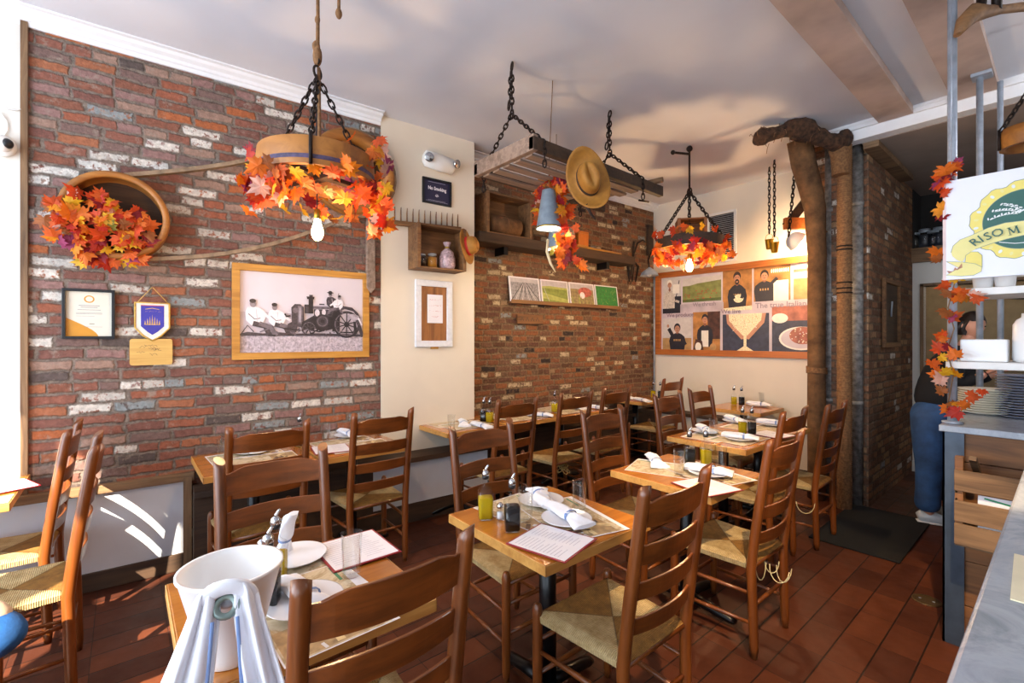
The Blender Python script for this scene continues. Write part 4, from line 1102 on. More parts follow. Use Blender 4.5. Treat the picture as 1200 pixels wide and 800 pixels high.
# ---- hanging ladder rack
rx0, rx1, ry0, ry1, rz_ = -2.70, -2.08, 1.90, 3.30, 2.68
r = thing('hanging_rack', 'weathered wooden sledge-like rack hanging level on chains below the ceiling', 'rack', ((rx0 + rx1) / 2, (ry0 + ry1) / 2, rz_))
hx, hy = (rx1 - rx0) / 2, (ry1 - ry0) / 2
for sx in (-1, 1): MB().prism([(-hy + .0, -.03), (hy, -.045), (hy, .035), (-hy, .05)], -.022, .022, Matrix.Translation((sx * (hx - .02), 0, 0)) @ Matrix.Rotation(R(90), 4, 'Z')).build('side_rail', M['darkwood'], r, bevel=.004)
for y, h in ((-hy + .02, .105), (-.15, .05), (hy - .3, .05)): MB().b2(-hx, hx, y - .02, y + .02, -.035, h - .04).build('cross_board', M['greywood'], r, bevel=.004)
for i in range(5):
    x = -hx + .09 + i * (2 * hx - .18) / 4
    MB().b2(x - .035, x + .035, -hy + .04, hy - (.25 if i > 2 else .5), -.045, -.030).build('slat', M['greywood'], r, bevel=.002)
MB().tube([(-hx + .06, hy - .28, .03), (hx + .06, hy - .1, .05)], .022, 8).build('round_stick', M['oldwood'], r)
for (cx3, cyy) in (((rx0 + rx1) / 2, 1.99), ((rx0 + rx1) / 2, 3.02)):
    mb = MB(); L0 = r.location; top = Vector((cx3, cyy, CEIL)) - L0; mid = Vector((cx3, cyy, 3.0)) - L0
    ringm(mb, top - Vector((0, 0, .03)), .028, .006, (.5, 1, 0)); chain(mb, top - Vector((0, 0, .05)), mid + Vector((0, 0, .03)), .036, .0055, .014)
    chain(mb, top - Vector((.012, 0, .06)), mid + Vector((-.02, 0, .10)), .036, .005, .013)
    ringm(mb, mid + Vector((-.03, 0, .07)), .03, .006, (.5, 1, 0)); ringm(mb, mid, .03, .006, (.4, 1, .1))
    for sx in (-1, 1): chain(mb, mid, Vector((sx * (hx + .005), cyy - L0.y, .03)), .034, .005, .012)
    for sx in (-1, 1): chain(mb, Vector((sx * (hx + .005), cyy - L0.y, .03)), Vector((sx * (hx + .005), cyy - L0.y, -.12)), .034, .005, .012)
    mb.build('chain', M['chain'], r)
MB().tube([(hx + .005, 3.02 - r.location.y - .05, -.14), (hx + .005, 3.02 - r.location.y + .07, -.13)], .008, 6).build('hook_bar', M['chain'], r)
# straw hat hanging on the rack
q = Vector((.72, -.62, -.05)).to_track_quat('Z', 'Y'); q = q @ Matrix.Rotation(R(20), 3, 'Z').to_quaternion()
pos = WX(689, 211, -2.0)
hat('cowboy_hat', 'wide brimmed straw cowboy hat with a dark band hanging from the ceiling rack', tuple(pos), q, .135, .20, .145, M['straw'], M['hatband'], .07)
hr = [o_ for o_ in bpy.data.objects if o_.get('category') == 'hat'][-1]; hr = next(o_ for o_ in bpy.data.objects if o_.name.startswith('cowboy_hat'))
qi = hr.rotation_quaternion.inverted()
MB().tube([qi @ v_ for v_ in (Vector((0, -.02, -.16)), Vector((.01, .02, -.22)), Vector((.02, .05, -.25)))], [.012, .009, .004], 6).build('chin_strap', M['hatband'], hr)

# ---- two galvanised pail lamps
PAILIN = emis('lit pail inside', (1, .82, .55), 3.0)
def pail(label, c, h, r0, r1, cordtop):
    r = thing('pail_lamp', label, 'hanging lamp', tuple(c), 0, 'pail lamps')
    MB().lathe([(.0, h), (r1, h), (r1 + .002, h - .01), (r0, .012), (r0 + .004, .0), (r0 - .003, .0), (r0 - .004, .012), (r1 - .004, h - .012), (0, h - .012)], 32).build('shade', M['blueg'], r)
    MB().lathe([(r0 + .001, .0), (r0 + .006, .006), (r0 + .001, .012)], 32).build('rim', M['brass'], r)
    bulb(r, (0, 0, .13), 1.2, BULBC)
    MB().tube([(0, 0, h), (0, 0, h + .1), Vector(cordtop) - r.location], .003, 6).build('cord', M['rope'], r)
    return r
c1 = WT(643, 268, 3.33); a = WZ(665, 103, CEIL)
pail('larger blue grey pail lamp with a glowing opening, hanging under the rack', c1, .275, .088, .046, (c1.x + .02, c1.y + .02, CEIL))
plight((c1.x, c1.y, c1.z + .02), 34, (1, .72, .42))
c2 = WT(652, 292, 4.2)
pail('smaller looking pail lamp half hidden by leaves behind the nearer pail lamp', c2, .27, .088, .046, (c2.x, c2.y, CEIL))
plight((c2.x, c2.y, c2.z + .02), 30, (1, .72, .42))
pts = [WT(*q_, 3.25) for q_ in ((645, 208), (640, 235), (634, 262), (650, 280), (660, 250), (664, 275), (661, 300), (666, 316))]
mb = garland([WT(635, 215, 3.45), WT(632, 240, 3.45), WT(636, 266, 3.5)], 26, .02, .085, (.6, -.7, 0), .9, None, 5)
garland([WT(651, 214, 3.3), WT(662, 248, 3.35), WT(666, 270, 3.3), WT(662, 292, 3.25), WT(668, 314, 3.25)], 62, .030, .085, (.6, -.7, 0), .9, mb, 6)
garland([WT(640, 212, 3.35), WT(656, 207, 3.35)], 10, .02, .075, None, .9, mb, 8)
o = mb.build('leaf_garland', M['leaf']); tag(o, 'orange leaf garland hanging around the pail lamps under the rack', 'garland')
o = MB().tube([WT(642, 280, 3.2), WT(641, 295, 3.2), WT(645, 308, 3.2), WT(651, 319, 3.2)], [.008, .010, .009, .003], 8).build('curved_horn', plain('pale horn', '#d8c8a0', .4)); 
tag(o, 'thin pale curved horn hanging at the lower end of the leaf garland', 'horn')

# ---- second ring lamp with a crate on it
c = WT(808, 286, 4.45)
r = hoop('ring_chandelier', 'dark wooden ring lamp with red orange leaves and a small crate on top', c, .305, .10, .7)
mb = MB(); top = Vector((0, 0, .50))
for a in (R(200), R(320), R(80)): chain(mb, (.30 * math.cos(a), .30 * math.sin(a), .05), top, .036, .006, .014)
ringm(mb, top, .035, .007, (1, .4, 0)); mb.tube([top, (0, 0, CEIL - c.z - .03)], .009, 6); mb.tube([(0, 0, CEIL - c.z - .08), (-.17, -.12, CEIL - c.z - .10)], .012, 6).ball((-.17, -.12, CEIL - c.z - .10), .022, 8, 6); mb.ball((0, 0, CEIL - c.z - .03), .03, 8, 6)
mb.build('chain', M['chain'], r)
MB().lathe([(.306, -.05), (.312, 0), (.306, .05)], 40).build('dark_band', M['darkwood'], r)
MB().tube([top, (0, 0, -.14)], .003, 5).build('cord', M['blacksatin'], r)
bulb(r, (0, 0, -.14), 1.05)
random.seed(21); mb = MB()
for i in range(150):
    a = random.uniform(0, 2 * PI); q_ = .30 + random.gauss(.0, .035); zz = random.uniform(-.17, -.03) if random.random() < .85 else random.uniform(0, .12)
    leaf(mb, Vector((q_ * math.cos(a), q_ * math.sin(a), zz)), random.uniform(.07, .10), rot_rand((math.cos(a), math.sin(a), -.5), .9))
mb.build('leaf_garland', M['leaf'], r)
plight((c.x, c.y, c.z - .34), 32)
mb = MB(); q_ = c + Vector((-.12, .02, .06))
cr = crate('small_crate', 'small wooden crate sitting on top of the farther ring lamp', (q_.x, q_.y + .06, q_.z - .0), R(38), .26, .19, .2, M['cladding'])
cr.location.x -= .08

# ---- back wall
r = thing('wall_vent', 'white framed dark ventilation grille high on the cream back wall', 'vent', (-2.93, BACK - .003, 2.44))
frame_mb(.36, .62, .028, .025).build('frame', M['white'], r, bevel=.002)
MB().b2(.02, .34, -.004, 0, .02, .6).build('dark_back', M['vent'], r)
for i in range(24): MB().box((.18, -.012, .045 + i * .0232), (.32, .014, .003), Matrix.Rotation(R(35), 3, 'X')).build('louvre', M['galv'], r)
r = thing('brass_pail', 'small brass pail hanging on the longer chain before the back wall', 'pail', tuple(WT(907.5, 296, 4.8)))
def bpail(r):
    MB().lathe([(0, 0), (.026, 0), (.030, .004), (.042, .10), (.046, .104), (.040, .104), (.028, .008), (0, .008)], 24).build('pail_body', M['brass'], r)
    MB().tube([(-.042, 0, .10), (-.03, 0, .15), (0, 0, .17), (.03, 0, .15), (.042, 0, .10)], .003, 5).build('handle', M['brass'], r)
    mb = MB(); chain(mb, (0, 0, .17), (0, 0, CEIL - r.location.z), .04, .005, .012); mb.build('chain', M['chain'], r)
bpail(r)
r = thing('brass_pail', 'small brass pail hanging on the left chain, half behind the other brass pail', 'pail', tuple(WT(901.5, 292, 5.0))); bpail(r)
# spot lamp at the mural's top right
q_ = WT(934, 283, 4.85)
r = thing('dome_spot_lamp', 'white domed spot lamp with a glaring bulb at the top right of the mural', 'lamp', tuple(q_))
ax = Vector((.55, .6, -.5)); Rm = (-ax).to_track_quat('Z', 'Y').to_matrix()
MB().lathe([(0, .10), (.03, .10), (.06, .085), (.088, .05), (.10, 0), (.104, -.004), (.096, 0), (.084, .045), (.03, .09)], 28, rot=Rm).build('shade', M['white'], r)
MB().ball(Rm @ Vector((0, 0, -.01)), .038, 16, 10).build('bulb', BULBC, r)
mb = MB(); chain(mb, Rm @ Vector((0, 0, .10)), (-.03, .05, CEIL - q_.z), .045, .006, .014); mb.build('chain', M['chain'], r)
lamp_p = q_ + (Rm @ Vector((0, 0, -.075)))
light('spot_glow', 'POINT', tuple(lamp_p), 24, (1, .74, .44), .05)
r = thing('wooden_gable_bracket', 'dark wooden slanting board with an orange wooden crosspiece behind the dome spot lamp', 'bracket', tuple(WT(938, 262, 4.9)))
MB().box((-.02, 0, .14), (.09, .03, .42), (Matrix.Rotation(-YAW * -1, 3, 'Z') @ Matrix.Rotation(R(38), 3, 'Y'))).build('slanting_board', M['darkwood'], r, bevel=.003)
MB().box((.0, 0, -.0), (.34, .05, .12), Matrix.Rotation(YAW, 3, 'Z')).build('crosspiece', M['frameo'], r, bevel=.003)

# ---- wide framed mural of photographs
mx0, mz0, mw, mh = -3.66, 1.285, 2.10, 1.115
r = thing('framed_mural', 'wide orange wood framed collage of farming and rice photographs on the back wall', 'picture', (mx0, BACK - .003, mz0))
frame_mb(mw, mh, .075, .045).build('frame', M['frameo'], r, bevel=.003)
p = Print(mw, mh, -.01)
BG = flat('mural lilac', '#c9bcc2', var=.1, scale=3); SKIN2 = flat('skin shade', '#8a5a46', var=.1); SKIN = flat('skin', '#b98468', var=.08); HAIR = flat('hair', '#2b201c', var=.1); BLK = flat('black jumper', '#23212a', var=.15); STR = flat('striped shirt', '#c8bcae', var=.2, scale=60)
SKY = flat('photo sky', '#c9c2bc', var=.06); GRN = flat('meadow', '#7f8248', var=.2, scale=12); POP = flat('poppy', '#b0352c', var=.2); WARM = flat('warm room', '#a8743c', var=.3, scale=8); RICE = flat('rice', '#e4d6b0', var=.2, scale=70); WHT = flat('photo white', '#e6e0d4', var=.03); SOIL = flat('gold field', '#b08a58', var=.15, scale=12); TABLE = flat('table brown', '#4a2c22', var=.3); TERR = flat('terracotta pots', '#a5604c', var=.3, scale=10); NAVY = flat('navy coat', '#333648', var=.2)
p.rect(.02, .03, .98, .97, BG)
def img(a, b, c_, d, bg): p.rect(a, b, c_, d, bg); return lambda x, y: (a + (c_ - a) * x, b + (d - b) * y), (c_ - a), (d - b)
def fig(T, w, h, cx_, base, s, body, apron=None, hat_=None):
    def P(x, y): return T(cx_ + x * s, base + y * s)
    asp = (w * mw) / (h * mh)      # picture aspect, keeps heads round
    p.poly([P(-.25, 0), P(-.30, .30), P(-.26, .44), P(-.16, .52), P(-.07, .56), P(.07, .56), P(.16, .52), P(.26, .44), P(.30, .30), P(.25, 0)], body)
    c_ = P(0, .58); p.ell(c_[0], c_[1], .05 * s * w, .05 * s * h, SKIN2)
    c_ = P(0, .735); p.ell(c_[0], c_[1], .118 * s * w, .15 * s * h * min(1.2, asp), hat_ or HAIR, 20); c_ = P(.0, .69); p.ell(c_[0], c_[1], .095 * s * w, .118 * s * h * min(1.2, asp), SKIN, 20)
    for q_ in (-.035, .035): c_ = P(q_, .715); p.ell(c_[0], c_[1], .014 * s * w, .010 * s * h, HAIR, 8)
    c_ = P(0, .645); p.ell(c_[0], c_[1], .035 * s * w, .010 * s * h, SKIN2, 8)
    if not apron and body is BLK:
        for q_ in range(4): a_ = P(-.13 + .07 * q_, .30); b_ = P(-.09 + .07 * q_, .36); p.rect(a_[0], a_[1], b_[0], b_[1], SOIL)
    if apron: p.poly([P(-.13, -.0), P(-.13, .42), P(.13, .42), P(.13, -.0)], apron)
# top row
T, w, h = img(.045, .50, .175, .93, SKY); fig(T, w, h, .38, 0, 1.15, STR, None, WHT); p.rect(.13, .5, .175, .7, BLK).rect(.045, .50, .175, .56, BLK); p.line([T(.45, .4), T(.9, .3)], .03, STR); p.line([T(.7, .35), T(.9, .9)], .012, DK); p.rect(*T(.55, .55), *T(.9, .8), WHT)
T, w, h = img(.185, .62, .43, .90, GRN); p.rect(*T(0, .68), *T(1, 1), SKY); p.poly([T(0, .62), T(.4, .75), T(1, .82), T(1, .62)], GRN); p.rect(*T(0, 0), *T(1, .12), flat('deep grass', '#55602e'))
for i in range(34): a, b = T(random.random() * .9 + .05, random.random() * .42 + .08); p.ell(a, b, .0035, .006, POP, 8)
T, w, h = img(.44, .50, .605, .95, WARM); fig(T, w, h, .5, 0, 1.1, BLK); a, b = T(.5, .68); p.ell(a, b, .012, .03, HAIR); p.ell(a, b - .0, .006, .008, SKIN); a, b = T(.55, .28); p.ell(a, b, .028, .045, RICE); p.line([T(.25, .5), T(.4, .28)], .035, BLK); p.line([T(.75, .5), T(.65, .28)], .035, BLK); p.poly([T(0, 0), T(0, .06), T(1, .1), T(1, 0)], RICE)
T, w, h = img(.615, .58, .80, .95, WARM); fig(T, w, h, .3, 0, 1.0, BLK); p.rect(*T(.55, .0), *T(.95, .55), WHT); p.line([T(.4, .4), T(.65, .62)], .035, BLK)
for i in range(9): a, b = T(.5 + .055 * i, .82); p.ell(a, b, .004, .022, WHT, 8)
T, w, h = img(.815, .58, .955, .95, SOIL); p.rect(*T(0, .55), *T(1, 1), SKY); p.rect(*T(0, .72), *T(1, .80), TERR); p.rect(*T(.1, .55), *T(.6, .68), WHT)
p.rect(.17, .48, .445, .60, flat('mural haze', '#b8a9b0', var=.15, scale=5))
# bottom row
T, w, h = img(.045, .06, .245, .44, SOIL); p.rect(*T(0, .38), *T(1, 1), SKY); fig(T, w, h, .52, 0, .95, BLK, None, BLK); p.line([T(.38, .42), T(.22, .68)], .05, BLK); a, b = T(.2, .76); p.ell(a, b, .008, .02, SKIN); p.line([T(.66, .42), T(.8, .2), T(.62, .15)], .045, BLK)
T, w, h = img(.255, .06, .425, .50, WARM); p.rect(*T(.55, .3), *T(1, 1), TABLE); fig(T, w, h, .45, .1, 1.0, BLK, WHT, BLK); p.poly([T(0, 0), T(.1, .3), T(.35, .25), T(.4, 0)], TABLE); p.ell(*T(.2, .1), .02, .05, WHT); p.ell(*T(.75, .1), .02, .04, SOIL)
T, w, h = img(.44, .06, .695, .46, NAVY); p.poly([T(.08, 1), T(.1, .75), T(.42, .32), T(.5, .34), T(.58, .32), T(.9, .75), T(.94, 1)], SKIN); p.poly([T(.14, 1), T(.15, .82), T(.45, .42), T(.55, .42), T(.84, .82), T(.86, 1)], RICE); p.rect(*T(.47, .1), *T(.53, .45), RICE); p.poly([T(.3, 0), T(.5, .16), T(.7, 0)], RICE)
for i in range(70): a, b = T(.5 + random.uniform(-.3, .3), random.uniform(.55, .97)); p.ell(a, b, .0025, .004, random.choice([WHT, SOIL]), 6)
T, w, h = img(.71, .06, .955, .52, NAVY); p.rect(*T(0, .68), *T(1, 1), TERR); a, b = T(.16, .74); p.ell(a, b, .04, .05, WHT); a, b = T(.57, .30); p.ell(a, b, .105, .115, WHT, 28); p.ell(a, b, .095, .10, BG, 28); a, b = T(.6, .36); p.ell(a, b, .062, .085, TERR, 20)
for i in range(80): an = random.uniform(0, 6.28); q2 = random.random() ** .5; p.ell(a + .058 * q2 * math.cos(an), b + .08 * q2 * math.sin(an), .0035, .005, random.choice([WHT, TERR, RICE, PK]), 6)
T, w, h = img(.965, .06, .98, .95, WARM)
p.build('collage', r)
LILAC = flat('mural lettering', '#8f7f8c', var=.03)
for s_, x, z, sz in (('We produce', .17, .475, .075), ('We thresh', .33, .585, .07), ('We live', .49, .49, .075), ('The true Italian RISO', .80, .535, .085)):
    text_mesh(s_, sz, LILAC, 'lettering', r, Matrix.Translation((x * mw, -.026, z * mh)) @ RX90, bold=.0012)
for x, z in ((.25, .62), (.82, .62)): pass

def jitter(o, amp, freq):
    for v in o.data.vertices:
        n_ = noise.noise_vector(v.co * freq); v.co += n_ * amp
# ---- pipes in front of the chimney
r = thing('burlap_wrapped_post', 'tall post wrapped in brown burlap, leaning at the top, beside the chimney pipes', 'post', (-1.55, 5.0, 0))
P = [WT(957, 397, 4.38)]; bx_, by_ = P[0].x, P[0].y
pts = [Vector((bx_, by_, 0))] + [Vector((bx_, by_, z)) for z in (.3, .8, 1.3, 1.9, 2.3)] + [WT(956, 275, 4.36), WT(955, 245, 4.33), WT(949, 218, 4.3), WT(942, 192, 4.26), WT(937, 164, 4.24)]
random.seed(4)
MB().tube([p_ - r.location for p_ in pts], [.075] * 5 + [.078, .08, .085, .093, .098, .10], 20).build('burlap_sleeve', M['burlap'], r)
jitter(r.children[0], .008, 9)
mb = MB()
for z in (1.18, 1.19, 1.2, 1.215, 1.23, 2.5): mb.tube([(bx_ - r.location.x + .079 * math.cos(2 * PI * k / 20), by_ - r.location.y + .079 * math.sin(2 * PI * k / 20), z + .01 * math.sin(2 * PI * k / 20 + z * 40)) for k in range(20)], .008, 5, closed=True)
mb.build('twine_wrap', M['rope'], r)
for (px_, t, rr_, mt, nm, lab) in ((973, 4.45, .070, M['duct'], 'silver_flue', 'old silver painted flue pipe between the burlap post and the rope wrapped pipe'), (1003.5, 4.22, .052, M['duct'], 'silver_flue', 'narrow silver painted flue pipe against the dark chimney brick')):
    q_ = WT(px_, 397, t)
    r = thing(nm, lab, 'pipe', (q_.x, q_.y, 0))
    MB().tube([(0, 0, 0), (0, 0, CEIL if q_.y < 4.7 else CEIL)], rr_, 24).build('pipe_body', mt, r)
    for z in (.9, 1.9, 2.7): MB().tube([(0, 0, z), (0, 0, z + .04)], rr_ + .005, 24).build('collar', mt, r)
q_ = WT(989.5, 397, 4.12)
r = thing('rope_wrapped_pipe', 'thin pipe tightly wound with orange brown rope from floor to ceiling', 'pipe', (q_.x, q_.y, 0))
prof = []; z = 0
while z < 3.28: prof += [(.053, z), (.059, z + .009), (.053, z + .018)]; z += .019
MB().lathe(prof, 18).build('rope_winding', M['rope'], r)
MB().tube([(0, 0, 0), (0, 0, CEIL)], .05, 16).build('pipe_body', M['duct'], r)
for z in (1.9, 1.94, 1.99, 2.28, 2.31): MB().tube([(0, 0, z), (0, 0, z + .012)], .061, 18).build('dark_band', M['chain'], r)
# burlap wrapped branch under the ceiling
r = thing('burlap_wrapped_branch', 'thick branch wrapped in dark ragged burlap running under the ceiling over the pipes', 'branch', tuple(WT(943, 152, 3.95)))
P = [WT(886, 163, 4.0), WT(893, 161, 4.0), WT(900, 158, 4.0), WT(921, 153, 3.98), WT(928, 150, 3.96), WT(940, 151, 3.95), WT(952, 157, 3.98), WT(968, 165, 4.0), WT(980, 167, 4.02), WT(989, 164, 4.05), WT(991, 152, 4.1)]
RD = [.05, .072, .060, .055, .085, .098, .075, .055, .070, .072, .05]; P2 = []; R2 = []
for k in range(len(P) - 1):
    for s_ in range(5): P2.append(P[k].lerp(P[k + 1], s_ / 5)); R2.append((RD[k] * (1 - s_ / 5) + RD[k + 1] * s_ / 5) * random.uniform(.92, 1.08))
P2.append(P[-1]); R2.append(RD[-1])
MB().tube([p_ - r.location for p_ in P2], R2, 20).build('burlap_wrap', M['burlapd'], r)
jitter(r.children[-1] if r.children else None, .014, 16)
mb = MB()
for i in range(30):
    p_ = random.choice(P) - r.location + Vector([random.gauss(0, .03) for _ in range(3)]); d = Vector([random.gauss(0, 1) for _ in range(3)]).normalized()
    p_ = p_ + d * .05; mb.tube([p_, p_ + d * .04, p_ + d * .06 - Vector((0, 0, .03))], .0025, 4)
mb.build('loose_fibre', M['rope'], r)
MB().tube([WT(985, 205, 4.07) - r.location, WT(985, 183, 4.07) - r.location, WT(981, 172, 4.05) - r.location], [.066, .075, .07], 14).build('knot', M['rope'], r)
# old framed board on the chimney side
r = thing('framed_board', 'dark wooden framed board hanging on the dark brick passage wall', 'board', (-1.150, 5.52, 1.42), R(90))
frame_mb(.62, .66, .045, .03).build('frame', M['cratewood'], r, bevel=.003); MB().b2(.04, .58, -.008, 0, .04, .62).build('panel', M['darkwood'], r)
MB().tube([(.30, -.012, .3), (.30, -.02, .45)], .008, 6).build('latch', M['galv'], r)
# ============================================================ tableware
TZ = .7505
def mk_plate():
    r = thing('dinner_plate', 'x', 'plate')
    MB().lathe([(0, 0), (.062, 0), (.067, .003), (.101, .015), (.104, .0175), (.1, .0175), (.065, .0065), (0, .0055)], 40).build('plate_body', M['porc'], r)
    return r
def mk_napkin():
    r = thing('rolled_napkin', 'x', 'napkin')
    random.seed(9); N = 22; n = 20; mb = MB(); vs = []
    for i in range(N + 1):
        t = i / N; x = -.125 + .25 * t
        kn = math.exp(-((t - .62) / .05) ** 2)
        wd = .036 * (1 - .42 * kn) * (1 + .55 * max(0, t - .75) / .25) * (1 if t > .04 else .75)
        ht = .019 * (1 - .2 * kn) * (1 - .55 * max(0, t - .75) / .25) * (1 if t > .04 else .7)
        for j in range(n):
            a = 2 * PI * j / n
            f = 1 + .13 * math.sin(3 * a + 5 * t) + .09 * math.sin(5 * a - 9 * t) + random.uniform(-.03, .03)
            y = wd * f * math.cos(a) + .006 * math.sin(6 * t); z = ht * (1 + math.sin(a)) * (1 + .1 * math.sin(4 * a + 11 * t))
            vs.append((x, y, z))
    mb.add(vs, [(i * n + j, (i + 1) * n + j, (i + 1) * n + (j + 1) % n, i * n + (j + 1) % n) for i in range(N) for j in range(n)], 0, True)
    mb.add(vs[:n], [tuple(range(n))]); mb.add(vs[-n:], [tuple(reversed(range(n)))])
    # loose corner fold lying over the plate
    mb.add([(-.06, -.03, .034), (.03, -.045, .028), (.05, .0, .041), (-.05, .01, .042)], [(0, 1, 2, 3)], 0, True)
    mb.build('cloth_roll', M['cloth'], r, sub=1)
    MB().tube([(.026 + .0, .030 * math.cos(a), .018 + .021 * math.sin(a)) for a in [2 * PI * k / 14 for k in range(14)]], [(.006, .002)] * 14, 6, closed=True).build('blue_stitched_band', M['bluestripe'], r)
    return r
def mk_glass():
    r = thing('drinking_glass', 'x', 'glass')
    MB().lathe([(0, 0), (.026, 0), (.0275, .002), (.032, .13), (.0325, .134), (.0305, .134), (.0258, .012), (0, .010)], 32).build('glass_body', M['glass'], r)
    return r
POUR = M['chrome']
def sqprof(prof, n=4):
    return prof
def mk_bottle(kind):
    def f():
        r = thing(kind + '_bottle', 'x', 'bottle')
        q = Matrix.Rotation(R(45), 3, 'Z')
        def body(k, top=None):       # rounded-square body turning into a round neck
            prof = [(0, 0, 1), (.033, 0, 1), (.036, .004, 1), (.036, .108, 1), (.031, .120, .8), (.016, .132, .2), (.012, .140, 0), (.0115, .170, 0), (.014, .172, 0), (.014, .178, 0)]
            if top: prof = [(0, .002, 1), (.033, .002, 1), (.036, .006, 1), (.036, top, 1), (0, top, 1)]
            mb = MB(); n = 32; vs = []
            for (rr, z, sq) in prof:
                rr = max(0, rr * k)
                for j in range(n):
                    a = 2 * PI * j / n; m = 1 / max(abs(math.cos(a)), abs(math.sin(a))); m = min(m, 1.24) * .86
                    s_ = rr * (1 + sq * (m - 1)); vs.append((s_ * math.cos(a), s_ * math.sin(a), z if k == 1 else z * .985 + .002))
            mb.add(vs, [(i * n + j, i * n + (j + 1) % n, (i + 1) * n + (j + 1) % n, (i + 1) * n + j) for i in range(len(prof) - 1) for j in range(n)], 0, True)
            return mb
        if kind == 'oil':
            body(1).build('glass_body', M['glass'], r)
            mb = body(.93, .088); mb.build('contents', M['oliveg'], r)
        else:
            body(1).build('glass_body', M['glass'], r); mb = body(.93, .095); mb.build('contents', M['vinegar'], r)
        MB().tube([(0, 0, .165), (0, 0, .18)], .0145, 14).build('stopper', M['blacksatin'], r)
        MB().lathe([(.014, .178), (.016, .186), (.013, .197), (.006, .203)], 16).tube([(0, 0, .198), (.002, 0, .208), (.009, 0, .219), (.012, 0, .223)], [.006, .005, .0042, .0035], 10).build('pourer', POUR, r)
        return r
    return f
def mk_salt():
    r = thing('salt_shaker', 'x', 'shaker')
    MB().lathe([(0, 0), (.015, 0), (.017, .004), (.014, .045), (.012, .05)], 14).build('glass_body', M['glass'], r)
    MB().lathe([(0, .003), (.0145, .003), (.0125, .03), (0, .03)], 14).build('salt', M['porc'], r)
    MB().lathe([(.013, .046), (.015, .05), (.014, .06), (.007, .068), (0, .069)], 14).build('cap', M['chrome'], r)
    return r
def mk_menu():
    r = thing('menu_card', 'x', 'menu')
    w, h = .235, .25
    MB().b2(-w / 2, w / 2, -h / 2, h / 2, 0, .0035).build('red_border', M['redvinyl'], r, bevel=.001, seg=1)
    mb = MB().b2(-w / 2 + .008, w / 2 - .008, -h / 2 + .008, h / 2 - .008, .0034, .0042); mb.build('page', M['paper'], r)
    mb = MB(); random.seed(5)
    for col in (0, 1):
        for i in range(13):
            y = h / 2 - .03 - i * .015; x0 = -w / 2 + .02 + col * .105; L = random.uniform(.05, .088)
            mb.add([(x0, y, .0045), (x0 + L, y, .0045), (x0 + L, y + .0022, .0045), (x0, y + .0022, .0045)], [(0, 1, 2, 3)])
    mb.build('printed_lines', M['ink'], r)
    return r
def mk_mat(var):
    def f():
        r = thing('paper_placemat', 'x', 'placemat')
        w, h = .42, .29
        t = NT('placemat print %d' % var); v = t.coord(); n = t.noise(v, 5 + var, 5, .65, .4)
        t.col(t.ramp(n, [(.30, hexc('#c3b394')), (.42, hexc('#d8ccb2')), (.5, hexc('#a58c66')), (.56, hexc('#cfc0a2')), (.68, hexc('#b5a282'))])); t.set(rough=.55)
        MB().b2(-w / 2, w / 2, -h / 2, h / 2, 0, .0008).build('sheet', M['paper'], r)
        random.seed(var); mb = MB(); z = .0009
        def q(x0, y0, x1, y1, mi, z_):
            mb.add([(x0, y0, z_), (x1, y0, z_), (x1, y1, z_), (x0, y1, z_)], [(0, 1, 2, 3)], mi)
        q(-w / 2 + .004, -h / 2 + .004, w / 2 - .004, h / 2 - .02, 0, z)
        q(w / 2 - .15, -h / 2 + .01, w / 2 - .01, h / 2 - .05, 1, z + .0002)
        for i in range(16):
            x = w / 2 - .08 + random.gauss(0, .025); y = random.gauss(-.02, .04); a = random.uniform(0, PI); L = random.uniform(.01, .04)
            d = Vector((math.cos(a), math.sin(a))) * L; e = Vector((-d.y, d.x)) * .35
            P = [(x - d.x - e.x, y - d.y - e.y), (x + d.x - e.x, y + d.y - e.y), (x + d.x + e.x, y + d.y + e.y), (x - d.x + e.x, y - d.y + e.y)]
            mb.add([(a_, b_, z + .0003 + .00003 * i) for a_, b_ in P], [(0, 1, 2, 3)], random.choice([2, 3, 4]))
        mb.build('printed_picture', [t.mat, flat('mat brown %d' % var, '#a88a62', var=.3, scale=25), M['porc'], flat('mat dark %d' % var, '#5a4030', var=.3), flat('mat wheat %d' % var, '#d4bd8c', var=.2)], r)
        MB().add([(-w / 2 + .02, h / 2 - .045, .0016), (-w / 2 + .12, h / 2 - .045, .0016), (-w / 2 + .12, h / 2 - .035, .0016), (-w / 2 + .02, h / 2 - .035, .0016)], [(0, 1, 2, 3)]).build('green_mark', flat('green mark %d' % var, '#2e7a58'), r)
        return r
    return f
K = {'plate': Kind(mk_plate), 'napkin': Kind(mk_napkin), 'glass': Kind(mk_glass), 'oil': Kind(mk_bottle('oil')), 'vin': Kind(mk_bottle('vinegar')), 'salt': Kind(mk_salt), 'menu': Kind(mk_menu), 'mat': Kind(mk_mat(1)), 'mat2': Kind(mk_mat(2))}
GRP = {'plate': 'white plates on the tables', 'napkin': 'rolled napkins on the tables', 'glass': 'drinking glasses on the tables', 'oil': 'olive oil bottles on the tables', 'vin': 'vinegar bottles on the tables', 'salt': 'salt shakers', 'menu': 'red edged menus', 'mat': 'paper placemats', 'mat2': 'paper placemats'}
def it(kind, px, py, label, ang=0, dz=0, tilt=None, sc=None):
    p_ = WZ(px, py, .75)
    return K[kind].put((p_.x, p_.y, TZ + dz), R(ang), label, GRP[kind], sc, tilt)
def pn(px, py, ang, where, dz=.002, nap=True):
    it('plate', px, py, 'white plate under a rolled napkin, ' + where, 0, dz)
    if nap: it('napkin', px, py, 'white rolled napkin on its plate, ' + where, ang, dz + .013)
